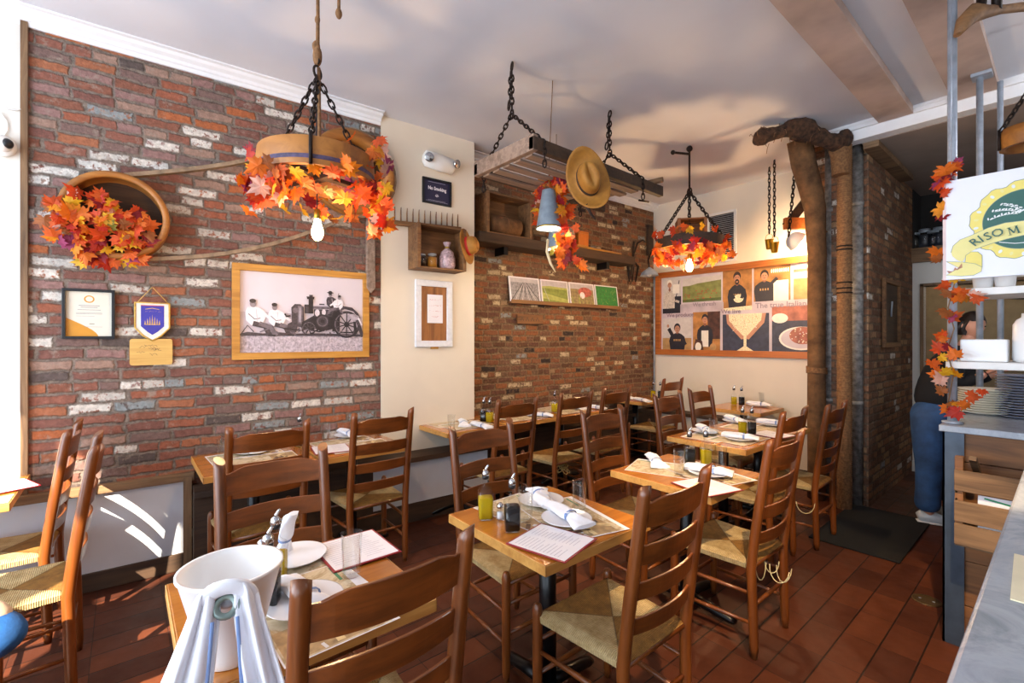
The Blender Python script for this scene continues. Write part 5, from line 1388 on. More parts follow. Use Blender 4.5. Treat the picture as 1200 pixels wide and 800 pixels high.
def mats(tk, where, rel=((-.085, -.02, 92), (.10, .02, 88)), far=('nearer the wall', 'nearer the aisle')):
    x, y, _ = TB[tk]
    for i, (dx, dy, a) in enumerate(rel):
        K['mat' if i == 0 else 'mat2'].put((x + dx, y + dy, TZ + .0 + i * .0022), R(a), 'printed beige placemat %s, on the %s' % (far[i], where), 'paper placemats')
# centre table
mats('centre', 'centre table', ((-.09, -.02, 4), (.06, .07, -14)))
it('oil', 569, 607, 'yellow oil bottle on the near left corner of the centre table', 60)
it('vin', 600, 621, 'nearly black vinegar bottle next to the menu on the centre table', 60)
it('salt', 586, 608, 'small glass salt shaker between oil and vinegar on the centre table')
it('glass', 616, 611, 'empty glass right behind the vinegar bottle on the centre table', dz=.003)
it('glass', 679, 600, 'empty glass standing alone on the right side of the centre table', dz=.005)
pn(634, 590, 150, 'far side of the centre table', .006)
pn(664, 612, -8, 'behind the menu on the centre table', .006)
c_ = (WZ(589, 640, .75) + WZ(697, 632, .75) + WZ(632, 615, .75) + WZ(671, 662, .75)) / 4; e_ = WZ(632, 615, .75) - WZ(589, 640, .75)
K['menu'].put((c_.x, c_.y, TZ + .004), math.atan2(e_.y, e_.x) , 'red edged menu lying over the near edge of the centre table', GRP['menu'])
# front table
mats('front', 'front table', ((-.10, .02, 5), (.12, .02, 2)))
it('oil', 323, 682, 'yellow oil bottle beside the white bucket on the front table', 60, .001)
it('vin', 314, 711, 'dark vinegar bottle tight against the white bucket', 60, .001)
it('glass', 412, 676, 'tall empty glass in front of the menu on the front table', dz=.006)
it('salt', 307, 655, 'small shaker behind the white bucket on the front table', dz=.001)
pn(345, 656, 0, 'behind the oil bottle on the front table', .003, nap=False)
o = it('napkin', 338, 655, 'rolled napkin standing almost upright beside the oil bottle of the front table', 100, .075, None, .72); o.rotation_euler = (0, R(66), R(200))
pn(357, 710, 15, 'nearest the camera on the front table', .004)
c_ = (WZ(365, 637, .75) + WZ(432, 619, .75) + WZ(470, 655, .75) + WZ(398, 676, .75)) / 4; e_ = WZ(432, 619, .75) - WZ(365, 637, .75)
K['menu'].put((c_.x, c_.y, TZ + .004), math.atan2(e_.y, e_.x), 'red edged menu on the far right corner of the front table', GRP['menu'])
r = thing('photo_card', 'printed card showing a rice dish on the right edge of the front table', 'card', tuple(WZ(461, 709, .75) + Vector((0, 0, .006))), R(97))
MB().b2(-.075, .075, -.05, .05, 0, .0012).build('card', M['paper'], r)
mb = MB(); mb.add([(-.07, -.045, .0014), (.07, -.045, .0014), (.07, -.012, .0014), (-.07, -.012, .0014)], [(0, 1, 2, 3)], 0)
for i in range(18):
    a = random.uniform(0, 6.28); q_ = random.random() * .028; x, y = .01 + 1.4 * q_ * math.cos(a), .018 + q_ * math.sin(a) * .6
    mb.add([(x - .006, y - .004, .0015 + i * .00002), (x + .006, y - .005, .0015 + i * .00002), (x + .004, y + .005, .0015 + i * .00002), (x - .005, y + .004, .0015 + i * .00002)], [(0, 1, 2, 3)], 1 + i % 2)
mb.build('picture', [flat('card beige', '#cdbf9c', var=.05), flat('rice dish', '#c08a5c', var=.3), flat('rice dish pale', '#e4d8c4', var=.2)], r)
scrawl(.11, .012, M['ink2'], 'handwriting', r, Matrix.Translation((0, -.028, .0018)), 21)
# right middle table
mats('rmid', 'right middle table', ((-.10, -.03, 20), (.09, .05, -15)))
it('napkin', 768, 543, 'white rolled napkin on the placemat at the left of the right middle table', -40, .004)
it('glass', 796, 556, 'empty glass nearest the camera on the right middle table', dz=.005)
it('vin', 808, 545, 'vinegar bottle left of the oil bottle on the right middle table', 40, .003)
it('oil', 827, 545, 'oil bottle beside the glasses on the right middle table', 40, .003)
it('glass', 832, 547, 'empty glass just behind the oil bottle on the right middle table', dz=.005)
it('glass', 845, 551, 'empty glass right of the oil bottle on the right middle table', dz=.005)
pn(830, 557, 20, 'behind the menu on the right middle table', .005)
p_ = WZ(797, 568, .75); K['menu'].put((-1.18, 2.26, TZ + .0045), R(75), 'red edged menu sticking out at the near corner of the right middle table', GRP['menu'])
# double table
mats('dbl1', 'nearer half of the double table'); mats('dbl2', 'farther half of the double table')
pn(826, 507, -40, 'left side of the nearer half of the double table', .005)
pn(867, 516, 20, 'near edge of the double table', .005)
it('glass', 836, 511, 'empty glass at the left of the double table', dz=.005)
it('oil', 870, 508, 'oil bottle in the middle of the double table', 30, .003)
it('vin', 881, 509, 'vinegar bottle in the middle of the double table', 30, .003)
it('glass', 876, 503, 'empty glass behind the bottles of the double table', dz=.005)
pn(861, 495, -30, 'far left on the double table', .005)
pn(905, 499, 20, 'right end of the double table', .005)
K['menu'].put(tuple(WZ(905, 510, .75) + Vector((0, 0, .005))), R(80), 'pale menu lying on the right part of the double table', GRP['menu'])
# back table
it('oil', 860, 474, 'oil bottle on the table under the mural', 30); it('vin', 869, 475, 'vinegar bottle on the table under the mural', 30)
pn(889, 476, 10, 'table under the mural', .001)
it('glass', 893, 473, 'glass beside the plate on the table under the mural', dz=.002)
# wall row
mats('wall1', 'first brick wall table'); mats('wall2', 'second brick wall table')
pn(292, 531, 20, 'first brick wall table', .005); it('glass', 261, 540, 'glass at the left end of the first brick wall table', dz=.005)
it('vin', 351, 522, 'dark bottle behind the chair on the first brick wall table', 30, .003)
it('glass', 382, 517, 'glass between the two brick wall tables', dz=.005)
pn(408, 512, 10, 'second brick wall table', .005)
K['menu'].put(tuple(WZ(388, 527, .75) + Vector((0, 0, .005))), R(80), 'menu on the near edge where the two brick wall tables meet', GRP['menu'])
it('glass', 443, 510, 'glass at the right end of the second brick wall table', dz=.005)
# recessed row
mats('rec1', 'table right of the pier'); mats('rec2', 'second recessed wall table'); mats('rec3', 'third recessed wall table')
it('glass', 529, 506, 'glass at the left end of the table right of the pier', dz=.005)
it('napkin', 543, 498, 'rolled napkin nearer the pier on the table right of the pier', -25, .004)
it('napkin', 564, 501, 'second rolled napkin on the table right of the pier', 5, .004)
it('vin', 567, 494, 'vinegar bottle on the table right of the pier', 30, .003); it('oil', 574, 495, 'oil bottle on the table right of the pier', 30, .003)
it('napkin', 633, 488, 'rolled napkin on the second recessed wall table', 40, .004); it('oil', 650, 483, 'oil bottle at the end of the second recessed wall table', 30, .003)
it('napkin', 675, 479, 'rolled napkin near the wall on the third recessed wall table', 0, .004); it('napkin', 697, 479, 'rolled napkin at the far end of the third recessed wall table', 10, .004)
it('napkin', 733, 467, 'rolled napkin on the corner table, farther one', 10, .001); it('napkin', 752, 470, 'rolled napkin on the corner table, nearer the aisle', -10, .001)
it('oil', 778, 463, 'oil bottle behind the corner table chair', 30).location = (-3.42, 5.2, TZ)
it('vin', 785, 463, 'vinegar bottle behind the corner table chair', 30).location = (-3.32, 5.2, TZ)
# left edge table
K['mat'].put((-3.40, -.62, TZ), R(5), 'pale placemat on the table at the left edge', 'paper placemats')
K['menu'].put((-3.42, -.48, TZ + .004), R(20), 'menu on the table at the left edge', GRP['menu'])
it('napkin', 3, 585, 'rolled napkin on the table at the left edge', 30, .008).location = (-3.36, -.60, TZ + .009)

# bucket with a towel on the front table
bp = WZ(271, 768, .75)
r = thing('ice_bucket', 'white plastic ice bucket standing on the front table', 'bucket', (bp.x, bp.y, TZ))
MB().lathe([(0, 0), (.055, 0), (.058, .003), (.06, .02), (.1065, .205), (.111, .208), (.111, .214), (.104, .214), (.1, .2), (.055, .022), (0, .015)], 48).build('bucket_body', M['bucket'], r)
def hd(a, rad, z): return Vector((rad * math.cos(a), rad * math.sin(a), z))
toC = math.atan2(-bp.y, -bp.x) - R(4)
for a in (toC, toC + PI):
    d = hd(a, 1, 0); q = d.to_track_quat('Z', 'Y').to_matrix(); c0 = hd(a, .108, .19)
    MB().lathe([(0, -.004), (.019, -.004), (.020, .008), (.013, .012), (0, .010)], 20, c=c0, rot=q).build('handle_boss', M['galv'], r)
a0 = toC; ring_c = hd(a0, .135, .185)
q = hd(a0, 1, .55).to_track_quat('Z', 'Y').to_matrix()
g = MB().lathe([(.012, 0), (.02, .006), (.026, .002), (.026, -.004), (.02, -.008), (.012, -.003)], 20, c=ring_c, rot=q).build('ring_pull', plain('grey green metal', '#7f8f8a', .3, .6), r)
# towel: loop over the ring pull, two tails fanning out
perp = Vector((-math.sin(a0), math.cos(a0), 0)); out = Vector((math.cos(a0), math.sin(a0), 0))
def tail(sgn, spread, zbot, outb, name, bw_):
    mb = MB(); NV = 26; NU = 22; vs = []
    for i in range(NV + 1):
        t = i / NV
        # centre line from the ring over the top and down
        if t < .22:
            s_ = t / .22; cen = perp * (sgn * (.006 + .032 * math.sin(s_ * PI / 2))) + out * (.118 + .02 * s_) + Vector((0, 0, .222 + .012 * math.sin(s_ * PI) - .02 * s_ * s_)); wd = .018 + .008 * s_
        else:
            s_ = (t - .22) / .78; cen = perp * (sgn * (.038 + spread * s_ ** 1.1)) + out * (.138 + outb * s_) + Vector((0, 0, .205 + (zbot - .205) * s_)); wd = .026 + bw_ * s_
        for j in range(NU + 1):
            u = 2 * j / NU - 1
            fold = math.sin(u * 7 + sgn) * (.006 + .012 * t) + math.sin(u * 13) * .003
            vs.append(cen + perp * (u * wd) + out * (fold - .02 * u * u * (1 - t)) + Vector((0, 0, -.03 * u * u * (1 - t) + (.01 * math.sin(u * 3 + sgn) if i == NV else 0))))
    mb.add(vs, [(i * (NU + 1) + j, i * (NU + 1) + j + 1, (i + 1) * (NU + 1) + j + 1, (i + 1) * (NU + 1) + j) for i in range(NV) for j in range(NU)], 0, True)
    return mb.build(name, M['cloth'], tw, solid=.004)
tw = thing('white_towel', 'white cloth towel with a blue stripe draped through the ring of the ice bucket', 'towel', (bp.x, bp.y, TZ))
tail(1, .045, -.01, .05, 'right_fold', .012); tail(-1, .052, -.03, .06, 'left_fold', .034)
mb = MB(); pts = []
for k in range(13):
    a = PI * k / 12; pts.append(perp * (.044 * math.cos(a)) + out * (.120 + .012 * math.sin(a)) + Vector((0, 0, .185 + .040 * math.sin(a))))
mb.tube(pts, [(.010, .018)] * 13, 14, flat=out); mb.build('top_loop', M['cloth'], tw)
for sgn in (1, -1):
    MB().tube([perp * (sgn * .022) + out * .158 + Vector((0, 0, .17)), perp * (sgn * .028) + out * .172 + Vector((0, 0, .08)), perp * (sgn * .034) + out * .19 + Vector((0, 0, .0))], [(.0015, .004)] * 3, 6).build('blue_stripe', M['bluestripe'], tw)
tw.children[0]
# ============================================================ service counter, rack and sign
CTZ = 1.075
r = thing('marble_service_counter', 'service counter with grey marble top and reclaimed wood cladding in front of the passage', 'counter', (-.41, 3.13, 0))
MB().b2(-.012, 1.6, -.02, 2.45, CTZ - .032, CTZ).build('marble_top', M['marble'], r, bevel=.004)
mb = MB(); random.seed(2)
zs = [0, .20, .42, .60, .78, .90, CTZ - .032]
for a, b in zip(zs, zs[1:]): mb.b2(.05, 1.58, .015 + random.uniform(0, .008), .04, a + .002, b - .002)
mb.build('front_boards', M['cladding'], r, bevel=.002)
mb = MB()
for a, b in zip(zs, zs[1:]): mb.b2(.0, .02, .06, 2.42, a + .002, b - .002)
mb.build('side_boards', M['cladding'], r, bevel=.002)
MB().b2(0, .078, 0, .008, 0, CTZ - .032).b2(0, .008, 0, .078, 0, CTZ - .032).build('corner_post', M['steelpost'], r)
# wine crate fixed on the cladding
r = thing('hanging_crate', 'weathered slatted wooden crate fixed to the clad counter front, holding papers', 'crate', (-.345, 3.135, .56))
for z in (.0, .105, .245): MB().b2(0, .42, -.20, -.187, z, z + .095).build('front_slat', M['oldwood'], r, bevel=.002)
for z in (.0, .115, .23): MB().b2(0, .012, -.187, -.0, z, z + .095).build('side_slat', M['oldwood'], r, bevel=.002)
MB().b2(.0, .42, -.187, 0, -.01, 0).build('bottom', M['oldwood'], r); MB().b2(.0, .03, -.187, -.155, 0, .40).build('inner_post', M['cladding'], r, bevel=.003)
MB().box((.06, -.10, .35), (.025, .20, .02), Matrix.Rotation(R(-30), 3, 'X')).build('tilted_stick', M['oldwood'], r)
r2 = thing('paper_sheet', 'white paper with a green line sticking out of the counter crate', 'paper', (-.27, 3.135 - .17, .5602)); 
MB().b2(.0, .2, -.003, -.001, 0, .235).build('sheet', M['paper'], r2)
MB().box((.09, -.0036, .215), (.14, .001, .008), Matrix.Rotation(R(8), 3, 'Y')).build('green_line', flat('green print', '#2c8a5e'), r2)
# near counter
mb = MB(); pts = []
x0, y0, x1, y1, rad = -.10, .745, 1.4, 2.75, .035
for (cx_, cyy, a0) in ((x0 + rad, y0 + rad, 180), (x1 - rad, y0 + rad, 270), (x1 - rad, y1 - rad, 0), (x0 + rad, y1 - rad, 90)):
    for i in range(7): a = R(a0 + 15 * i); pts.append((cx_ + rad * math.cos(a), cyy + rad * math.sin(a)))
r = thing('near_marble_counter', 'pale grey marble counter filling the lower right corner of the picture', 'counter', (0, 0, 0))
vs = [(p_[0], p_[1], CTZ - .04) for p_ in pts] + [(p_[0], p_[1], CTZ) for p_ in pts]; n = len(pts)
MB().add(vs, [tuple(reversed(range(n))), tuple(range(n, 2 * n))] + [(i, (i + 1) % n, n + (i + 1) % n, n + i) for i in range(n)]).build('marble_top', M['marble'], r, bevel=.006)
MB().b2(x0 + .06, x1 - .02, y0 + .06, y1 - .02, 0, CTZ - .04).build('base_cabinet', M['cladding'], r)
q_ = WZ(1196, 676, CTZ)
r = thing('paper_menu', 'cream paper lying on the near marble counter at the right edge', 'paper', (q_.x + .03, q_.y, CTZ + .0005), R(92))
MB().b2(-.12, .12, -.04, .04, 0, .002).build('sheet', plain('cream sheet', '#e2d8b8', .6), r)
# rack poles and shelves
r = thing('pole_rack', 'steel pole rack with white shelves rising from the service counter to the ceiling', 'rack', (-.385, 3.22, CTZ + .0005))
def pole(x, y, ztop, z0=CTZ, rr_=.017, name='pole'):
    o_ = Vector((-.385, 3.22, CTZ + .0005))
    o = MB().tube([(x - o_.x, y - o_.y, z0 - o_.z + .001), (x - o_.x, y - o_.y, ztop - o_.z)], rr_, 16).build(name, M['galv'], r)
    MB().lathe([(rr_, 0), (rr_ + .022, 0), (rr_ + .022, .008), (rr_, .012)], 16, c=(x - o_.x, y - o_.y, z0 - o_.z + .001)).build('flange', M['galv'], o)
pole(-.385, 3.22, CEIL, rr_=.019); pole(-.396, 4.445, 3.285, rr_=.018); pole(-.363, 5.44, 3.2, rr_=.017); pole(-.30, 4.45, 3.2, rr_=.015, name='thin_pole')
MB().b2(-.05, .05, 1.17, 1.28, 3.262 - CTZ, 3.283 - CTZ).build('ceiling_bracket', M['galv'], r)
for z in (1.712, 1.352): MB().b2(-.022, 1.2, -.03, .38, z - CTZ - .0, z - CTZ + .035).build('shelf', M['white'], r, bevel=.003)
MB().b2(.10, .14, .9, .93, 1.75 - CTZ, 1.78 - CTZ).tube([(-.0, 1.22, .72), (.5, 1.22, .66)], .02, 8).build('cross_brace', M['black'], r)
# sign
p0 = WY(1105, 328.5, 3.14); p1 = WY(1105, 213.5, 3.14)
sx0, sz0, sz1 = p0.x, p0.z, p1.z; sw, sh_ = .60, sz1 - sz0
r = thing('shop_sign', 'white board sign with a green and yellow round crest and ribbon', 'sign', (sx0, 3.155, sz0))
MB().b2(0, sw, -.018, .0, 0, sh_).build('board', plain('sign board white', '#e3e4ee', .4, var=.01), r, bevel=.002)
MB().b2(0, .012, -.0195, -.018, 0, sh_).build('side_line', plain('pink line', '#e0c8c4'), r)
p = Print(1, 1, -.0186); YEL = flat('crest yellow', '#e3d98c', var=.02); GRE = flat('crest green', '#1f5a50', var=.03); OUTL = flat('outline', '#7a8a80', var=.02); GOL = flat('crest gold', '#e6d56c', var=.03); WH2 = flat('crest white', '#dfe4e4', var=.01)
def SP(px, py): q_ = WY(px, py, 3.136); return (q_.x - sx0, q_.z - sz0)
ccx, ccz = SP(1200, 256); ccx += .002; cr_ = .134
# wavy frame
def wavy(rad, m, amp, n=72, k=9):
    p.poly([(ccx + (rad + amp * (math.sin(k * a) * .6 + .4 * math.sin(2 * k * a + 1))) * math.cos(a), ccz + (rad + amp * (math.sin(k * a) * .6 + .4 * math.sin(2 * k * a + 1))) * math.sin(a)) for a in [2 * PI * i / n for i in range(n)]], m)
wavy(.178, OUTL, .011); wavy(.175, GOL, .011)
for i in range(26):
    a = 2 * PI * i / 26 + .1; p.ell(ccx + .158 * math.cos(a), ccz + .158 * math.sin(a), .009, .006, WH2 if i % 2 else YEL, 10, rot=a)
p.ell(ccx, ccz, cr_ + .002, cr_ + .002, OUTL, 60); p.ell(ccx, ccz, cr_, cr_, GRE, 60)
for (a1, l1) in ((2.3, .10), (2.7, .11), (1.9, .09)):       # rice ears
    pts = [(ccx + l1 * s_ * math.cos(a1 + .5 * s_), ccz + .02 + l1 * s_ * math.sin(a1 + .5 * s_) * .9) for s_ in (.2, .4, .6, .8, 1)]
    p.line(pts, .0025, WH2)
    for (x, z) in pts:
        for s_ in (-1, 1): p.ell(x + .006 * s_, z + .005, .0065, .0032, WH2, 8, rot=a1 + s_)
p.line([(ccx - .08, ccz - .095), (ccx - .03, ccz - .108), (ccx + .03, ccz - .11)], .003, WH2)
# ribbon
up_ = [SP(1136, 291), SP(1140, 283), SP(1152, 276), SP(1166, 267), SP(1182, 261.5), SP(1200, 259), (ccx + .06, ccz - .002), (ccx + .16, ccz - .035)]
dn_ = [SP(1115, 292), SP(1118, 294), SP(1140, 282)]
TOPL = [SP(1114.5, 296), SP(1117, 288), SP(1125, 281), SP(1140, 275), SP(1158, 267), SP(1178, 261), SP(1200, 258.5), (ccx + .08, ccz - .01), (ccx + .2, ccz - .06)]
BOTL = [SP(1128, 307), SP(1130, 303), SP(1134, 297), SP(1143, 292), SP(1160, 286), SP(1180, 280), SP(1200, 275.5), (ccx + .08, ccz - .055), (ccx + .2, ccz - .11)]
def strip(A, B, m, grow=0):
    for k in range(len(A) - 1): p.mb.add([(A[k][0], p.y - .00004 * (p.k + 1), A[k][1]), (A[k + 1][0], p.y - .00004 * (p.k + 1), A[k + 1][1]), (B[k + 1][0], p.y - .00004 * (p.k + 1), B[k + 1][1]), (B[k][0], p.y - .00004 * (p.k + 1), B[k][1])], [(0, 1, 2, 3)], p.mi(m))
    p.k += 1
strip(TOPL, BOTL, YEL); p.poly([SP(1114.5, 295), SP(1116, 300), SP(1122, 305), SP(1128, 307), SP(1134, 297), SP(1118, 290)], YEL)
p.line(TOPL, .0022, OUTL); p.line(BOTL[3:], .0022, OUTL)
p.poly([SP(1131, 307), SP(1132, 299), SP(1138, 295), SP(1146, 295), SP(1151, 299), SP(1151, 313), SP(1143, 310)], GOL); p.line([SP(1131, 307), SP(1132, 299), SP(1138, 295), SP(1146, 295), SP(1151, 299), SP(1151, 313)], .002, OUTL)
tl = [SP(1109, 306.5), SP(1128, 307), SP(1143, 309), SP(1151, 313), SP(1150, 318), SP(1141, 322.5), SP(1126, 323.5), SP(1109, 322.5), SP(1124, 314)]
p.poly(tl, YEL); p.line(tl + [tl[0]], .002, OUTL)
p.build('crest', r, 'green and yellow crest with a ribbon')
for ch_, px_, py_, rot in (('R', 1143, 284, 40), ('I', 1150, 280.5, 32), ('S', 1158, 277.5, 26), ('O', 1169.5, 273.5, 20), ('E', 1206, 267.5, 8)):
    u, v = SP(px_, py_); text_mesh(ch_, .052, GRE, 'letter', r, Matrix.Translation((u, -.034, v)) @ RX90 @ Matrix.Rotation(R(rot), 4, 'Z'), bold=.0004)
u, v = SP(1188, 270.4); RM_ = Matrix.Translation((u, -.0345, v)) @ Matrix.Rotation(-R(13), 4, 'Y')
mb = MB()
for (a_, b_, t_) in (((-.014, -.017), (-.012, .017), .003), ((.014, -.017), (.012, .017), .006), ((-.012, .017), (0, -.012), .0055), ((0, -.012), (.012, .017), .003)):
    d_ = Vector((b_[0] - a_[0], 0, b_[1] - a_[1])).normalized(); n_ = Vector((d_.z, 0, -d_.x)) * t_ / 2
    mb.add([RM_ @ (Vector((q_[0], 0, q_[1])) + n_ * k_) for q_, k_ in ((a_, 1), (a_, -1), (b_, -1), (b_, 1))], [(0, 1, 2, 3)])
for x_ in (-.014, -.012, .012, .014): z_ = -.017 if abs(x_) == .014 else .017; mb.add([RM_ @ Vector((x_ + dx_, 0, z_ + dz_)) for dx_, dz_ in ((-.006, -.001), (.006, -.001), (.006, .001), (-.006, .001))], [(0, 1, 2, 3)])
mb.build('letter', GRE, r)
MB().tube([(.03, -.008, sh_), (.03, -.008, CEIL - sz0)], .002, 5).tube([(sw - .05, -.008, sh_), (sw - .05, -.008, CEIL - sz0)], .002, 5).build('hanging_wire', M['galv'], r)
# shelf things
def box_thing(nm, lab, cat, p_, w, d, h, m, lid=True):
    r = thing(nm, lab, cat, p_); MB().b2(0, w, 0, d, 0, h).build('body', m, r, bevel=.006)
    if lid: MB().b2(-.003, w + .003, -.003, d + .003, h - .014, h + .002).build('lid', m, r, bevel=.003)
q_ = WY(1125, 422, 3.235); box_thing('storage_box', 'white rectangular storage box on the lower rack shelf in front of the person', 'box', (q_.x, 3.235, 1.388), .165, .12, .11, M['bucket'], lid=False)
q_ = WY(1184, 422, 3.235); r = thing('tall_container', 'tall white container beside the storage box on the lower rack shelf', 'container', (q_.x + .06, 3.32, 1.388)); MB().lathe([(0, 0), (.055, 0), (.06, .02), (.058, .18), (.045, .205), (.03, .215), (.028, .235), (0, .235)], 24).build('body', M['bucket'], r)
for px_, lab in ((1152, 'white tub on the upper rack shelf, left one under the sign'), (1178, 'white tub on the upper rack shelf, right one under the sign')):
    q_ = WY(px_, 340, 3.30); r = thing('plastic_tub', lab, 'tub', (q_.x, 3.30, 1.748), 0, 'tubs on the upper shelf'); MB().lathe([(0, 0), (.034, 0), (.042, .085), (.045, .088), (.040, .088), (.032, .004), (0, .004)], 24).build('body', M['bucket'], r)
# plate stacks
ps = WZ(1153, 485, CTZ); PL = Kind(lambda: mk_big())
def mk_big():
    r = thing('stacked_plate', 'x', 'plate'); MB().lathe([(0, 0), (.065, 0), (.07, .003), (.115, .014), (.118, .017), (.114, .018), (.068, .007), (0, .006)], 36).build('plate_body', plain('cream glaze', '#e2dccb', .2, var=.02), r); return r
for i in range(11):
    PL.put((ps.x + random.uniform(-.002, .002), ps.y + .02, CTZ + .0005 + i * .0125), 0, 'cream plate in the stack on the marble counter, ' + ['lowest', 'second', 'third', 'fourth', 'fifth', 'sixth', 'seventh', 'eighth', 'ninth', 'tenth', 'topmost'][i] + ' from the bottom', 'plates stacked on the counter')
PG = Kind(lambda: mk_grey())
def mk_grey():
    r = thing('stacked_saucer', 'x', 'plate'); MB().lathe([(0, 0), (.05, 0), (.055, .003), (.098, .010), (.10, .012), (.097, .013), (.053, .006), (0, .005)], 32).build('plate_body', plain('grey glaze', '#8e96ac', .25, var=.02), r); return r
q_ = WY(1187, 470, 3.72)
for i in range(16):
    PG.put((q_.x + .03, 3.72, CTZ + .0005 + i * .0145), 0, 'grey blue plate of the tall stack behind the cream plates, number %d upwards' % (i + 1), 'grey plates stacked on the counter')
# leaves around the pole and the sign edge
mb = garland([WY(1116, 325, 3.17), WY(1112, 345, 3.15), WY(1118, 365, 3.15), WY(1106, 390, 3.15), WY(1112, 410, 3.15), WY(1104, 430, 3.15), WY(1112, 450, 3.15), WY(1108, 470, 3.15)], 30, .024, .062, (.15, -1, 0), .8, None, 31)
mu = garland([WY(1103, 200, 3.12), WY(1101, 240, 3.14), WY(1100, 285, 3.15), WY(1104, 320, 3.15)], 10, .010, .075, (.15, -1, 0), .8, None, 32)
garland([WY(1112, 196, 3.18), WY(1128, 192, 3.18)], 7, .010, .05, (.15, -1, 0), .8, mu, 33)
garland([WY(1122, 342, 3.15), WY(1140, 350, 3.15)], 5, .012, .055, (.15, -1, 0), .8, mb, 34)
garland([WY(1110, 478, 3.17), WY(1135, 466, 3.17), WY(1152, 458, 3.17)], 7, .012, .055, (.15, -1, .4), .8, mb, 35)
o = mu.build('leaf_spray', M['leaf']); tag(o, 'orange and yellow leaves along the left edge of the shop sign', 'leaves')
vine = MB().tube([WY(1119, 330, 3.17), WY(1111, 360, 3.18), WY(1118, 385, 3.17), WY(1110, 410, 3.18), WY(1117, 440, 3.17), WY(1110, 478, 3.18)], .003, 5)
o = mb.build('leaf_garland', M['leaf']); vine.build('vine', M['oldwoodz'], o); tag(o, 'autumn leaf garland winding down the front rack pole beside the sign', 'garland')
# yoke hanging at the top right
yo = WT(1150, 22, 2.3)
r = thing('wooden_yoke', 'old curved wooden yoke hanging near the ceiling at the top right corner', 'yoke', tuple(yo))
P = [WT(1122, 41, 2.28), WT(1130, 26, 2.29), WT(1142, 15, 2.3), (WT(1156, 14, 2.3)), WT(1175, 11, 2.32), WT(1200, 8, 2.34), WT(1230, 6, 2.36)]
MB().tube([p_ - yo for p_ in P], [(.012, .018), (.036, .034), (.045, .036), (.03, .03), (.02, .022), (.022, .022), (.02, .02)], 12).build('beam', M['cratewood'], r)
MB().tube([WT(1147, 15, 2.3) - yo, WT(1150, 5, 2.3) - yo, Vector((WT(1152, 3, 2.3).x, WT(1152, 3, 2.3).y, CEIL - .062)) - yo], .02, 8).build('iron_loop', M['chain'], r)
MB().tube([WT(1168, 12, 2.3) - yo, Vector((WT(1168, 3, 2.3).x, WT(1168, 3, 2.3).y, CEIL - .062)) - yo], .02, 8).build('iron_loop', M['chain'], r)
q_ = WT(1207, 160, 2.7)
r = thing('wooden_hoop_lamp', 'wooden hoop with an iron clasp just entering at the right edge', 'hanging lamp', tuple(q_), .3)
MB().lathe([(.125, -.055), (.13, 0), (.125, .055), (.10, .055), (.10, -.055), (.125, -.055)], 36).build('wooden_rim', M['rimwood'], r)
mb = MB()
for a in (R(190), R(310), R(70)): chain(mb, (.128 * math.cos(a), .128 * math.sin(a), .05), (0, 0, .28), .034, .005, .012); mb.tube([(.134 * math.cos(a), .134 * math.sin(a), .06), (.134 * math.cos(a), .134 * math.sin(a), -.06)], .008, 6)
mb.tube([(0, 0, .28), (0, 0, CEIL - q_.z)], .006, 6); mb.build('chain', M['chain'], r)
# floor things
o = MB().b2(-.27, .27, -.55, .55, 0, .012).build('door_mat', plain('black rubber mat', '#0a0a0b', .9, var=.2, scale=30), loc=(-1.0, 4.52, .0005), bevel=.004); tag(o, 'dark floor mat in front of the passage door', 'mat')
q_ = WZ(1086, 703.5, 0); r = thing('floor_drain', 'round metal cleanout cover set in the tile floor', 'drain', (q_.x, q_.y, .0005))
MB().lathe([(0, .003), (.055, .003), (.058, .005), (.066, .005), (.068, 0), (0, 0)], 32).build('cover', plain('worn brass cover', '#5c4a30', .5, .6, var=.2), r)
for s_ in (-1, 1): MB().tube([(.03 * s_, 0, .003), (.03 * s_, 0, .0055)], .006, 8).build('screw', M['galv'], r)
# strings under two chairs
for (px_, t, lab, nm) in ((905, 2.25, 'pale loose strings hanging below the seat of the right middle aisle chair', 0), (952, 3.1, 'pale loop of string below the seat of the far aisle chair', 1)):
    random.seed(40 + nm); c0 = WT(px_, 0, t); c0.z = .405; mb = MB()
    for k in range(4 if nm == 0 else 1):
        x, y = c0.x + random.uniform(-.08, .05), c0.y + random.uniform(-.06, .06); pts = []; d = random.uniform(.06, .13); w_ = random.uniform(.02, .05)
        for i in range(9): a = PI * i / 8; pts.append((x + w_ * math.cos(a), y + w_ * .5 * math.cos(a + k), .41 - d * math.sin(a)))
        mb.tube(pts, .0025, 5)
    o = mb.build('loose_string', plain('pale string %d' % nm, '#c8b98c', .9)); tag(o, lab, 'string')
random.seed(44); mb = MB(); c0 = Vector((-2.95, 3.03, .36))
for k in range(14):
    x, y, z = [c0[i] + random.gauss(0, .035) for i in range(3)]; rr_ = random.uniform(.02, .045); q = rot_rand()
    mb.tube([Vector((x, y, z)) + q @ Vector((rr_ * math.cos(2 * PI * i / 10), rr_ * math.sin(2 * PI * i / 10), 0)) for i in range(10)], .0035, 5, closed=True)
o = mb.build('string_bundle', plain('raffia', '#b59a5c', .9)); tag(o, 'tangle of raffia hanging under a chair of the recessed wall row', 'string')
# shelf niche above the passage beam
for i, px_ in enumerate((1072, 1084, 1094, 1101)):
    q_ = WY(px_, 285, YE + .15); jar('storage_jar', ['dark jar at the left end of the shelf above the passage', 'second dark jar on the shelf above the passage', 'third dark jar on the shelf above the passage', 'rightmost visible jar on the shelf above the passage'][i], (q_.x, YE + .12, 2.5205), .06, .2 + .03 * (i % 2), plain('dark jar %d' % i, ['#2a2826', '#3a3c44', '#20242c', '#2c3240'][i], .3))
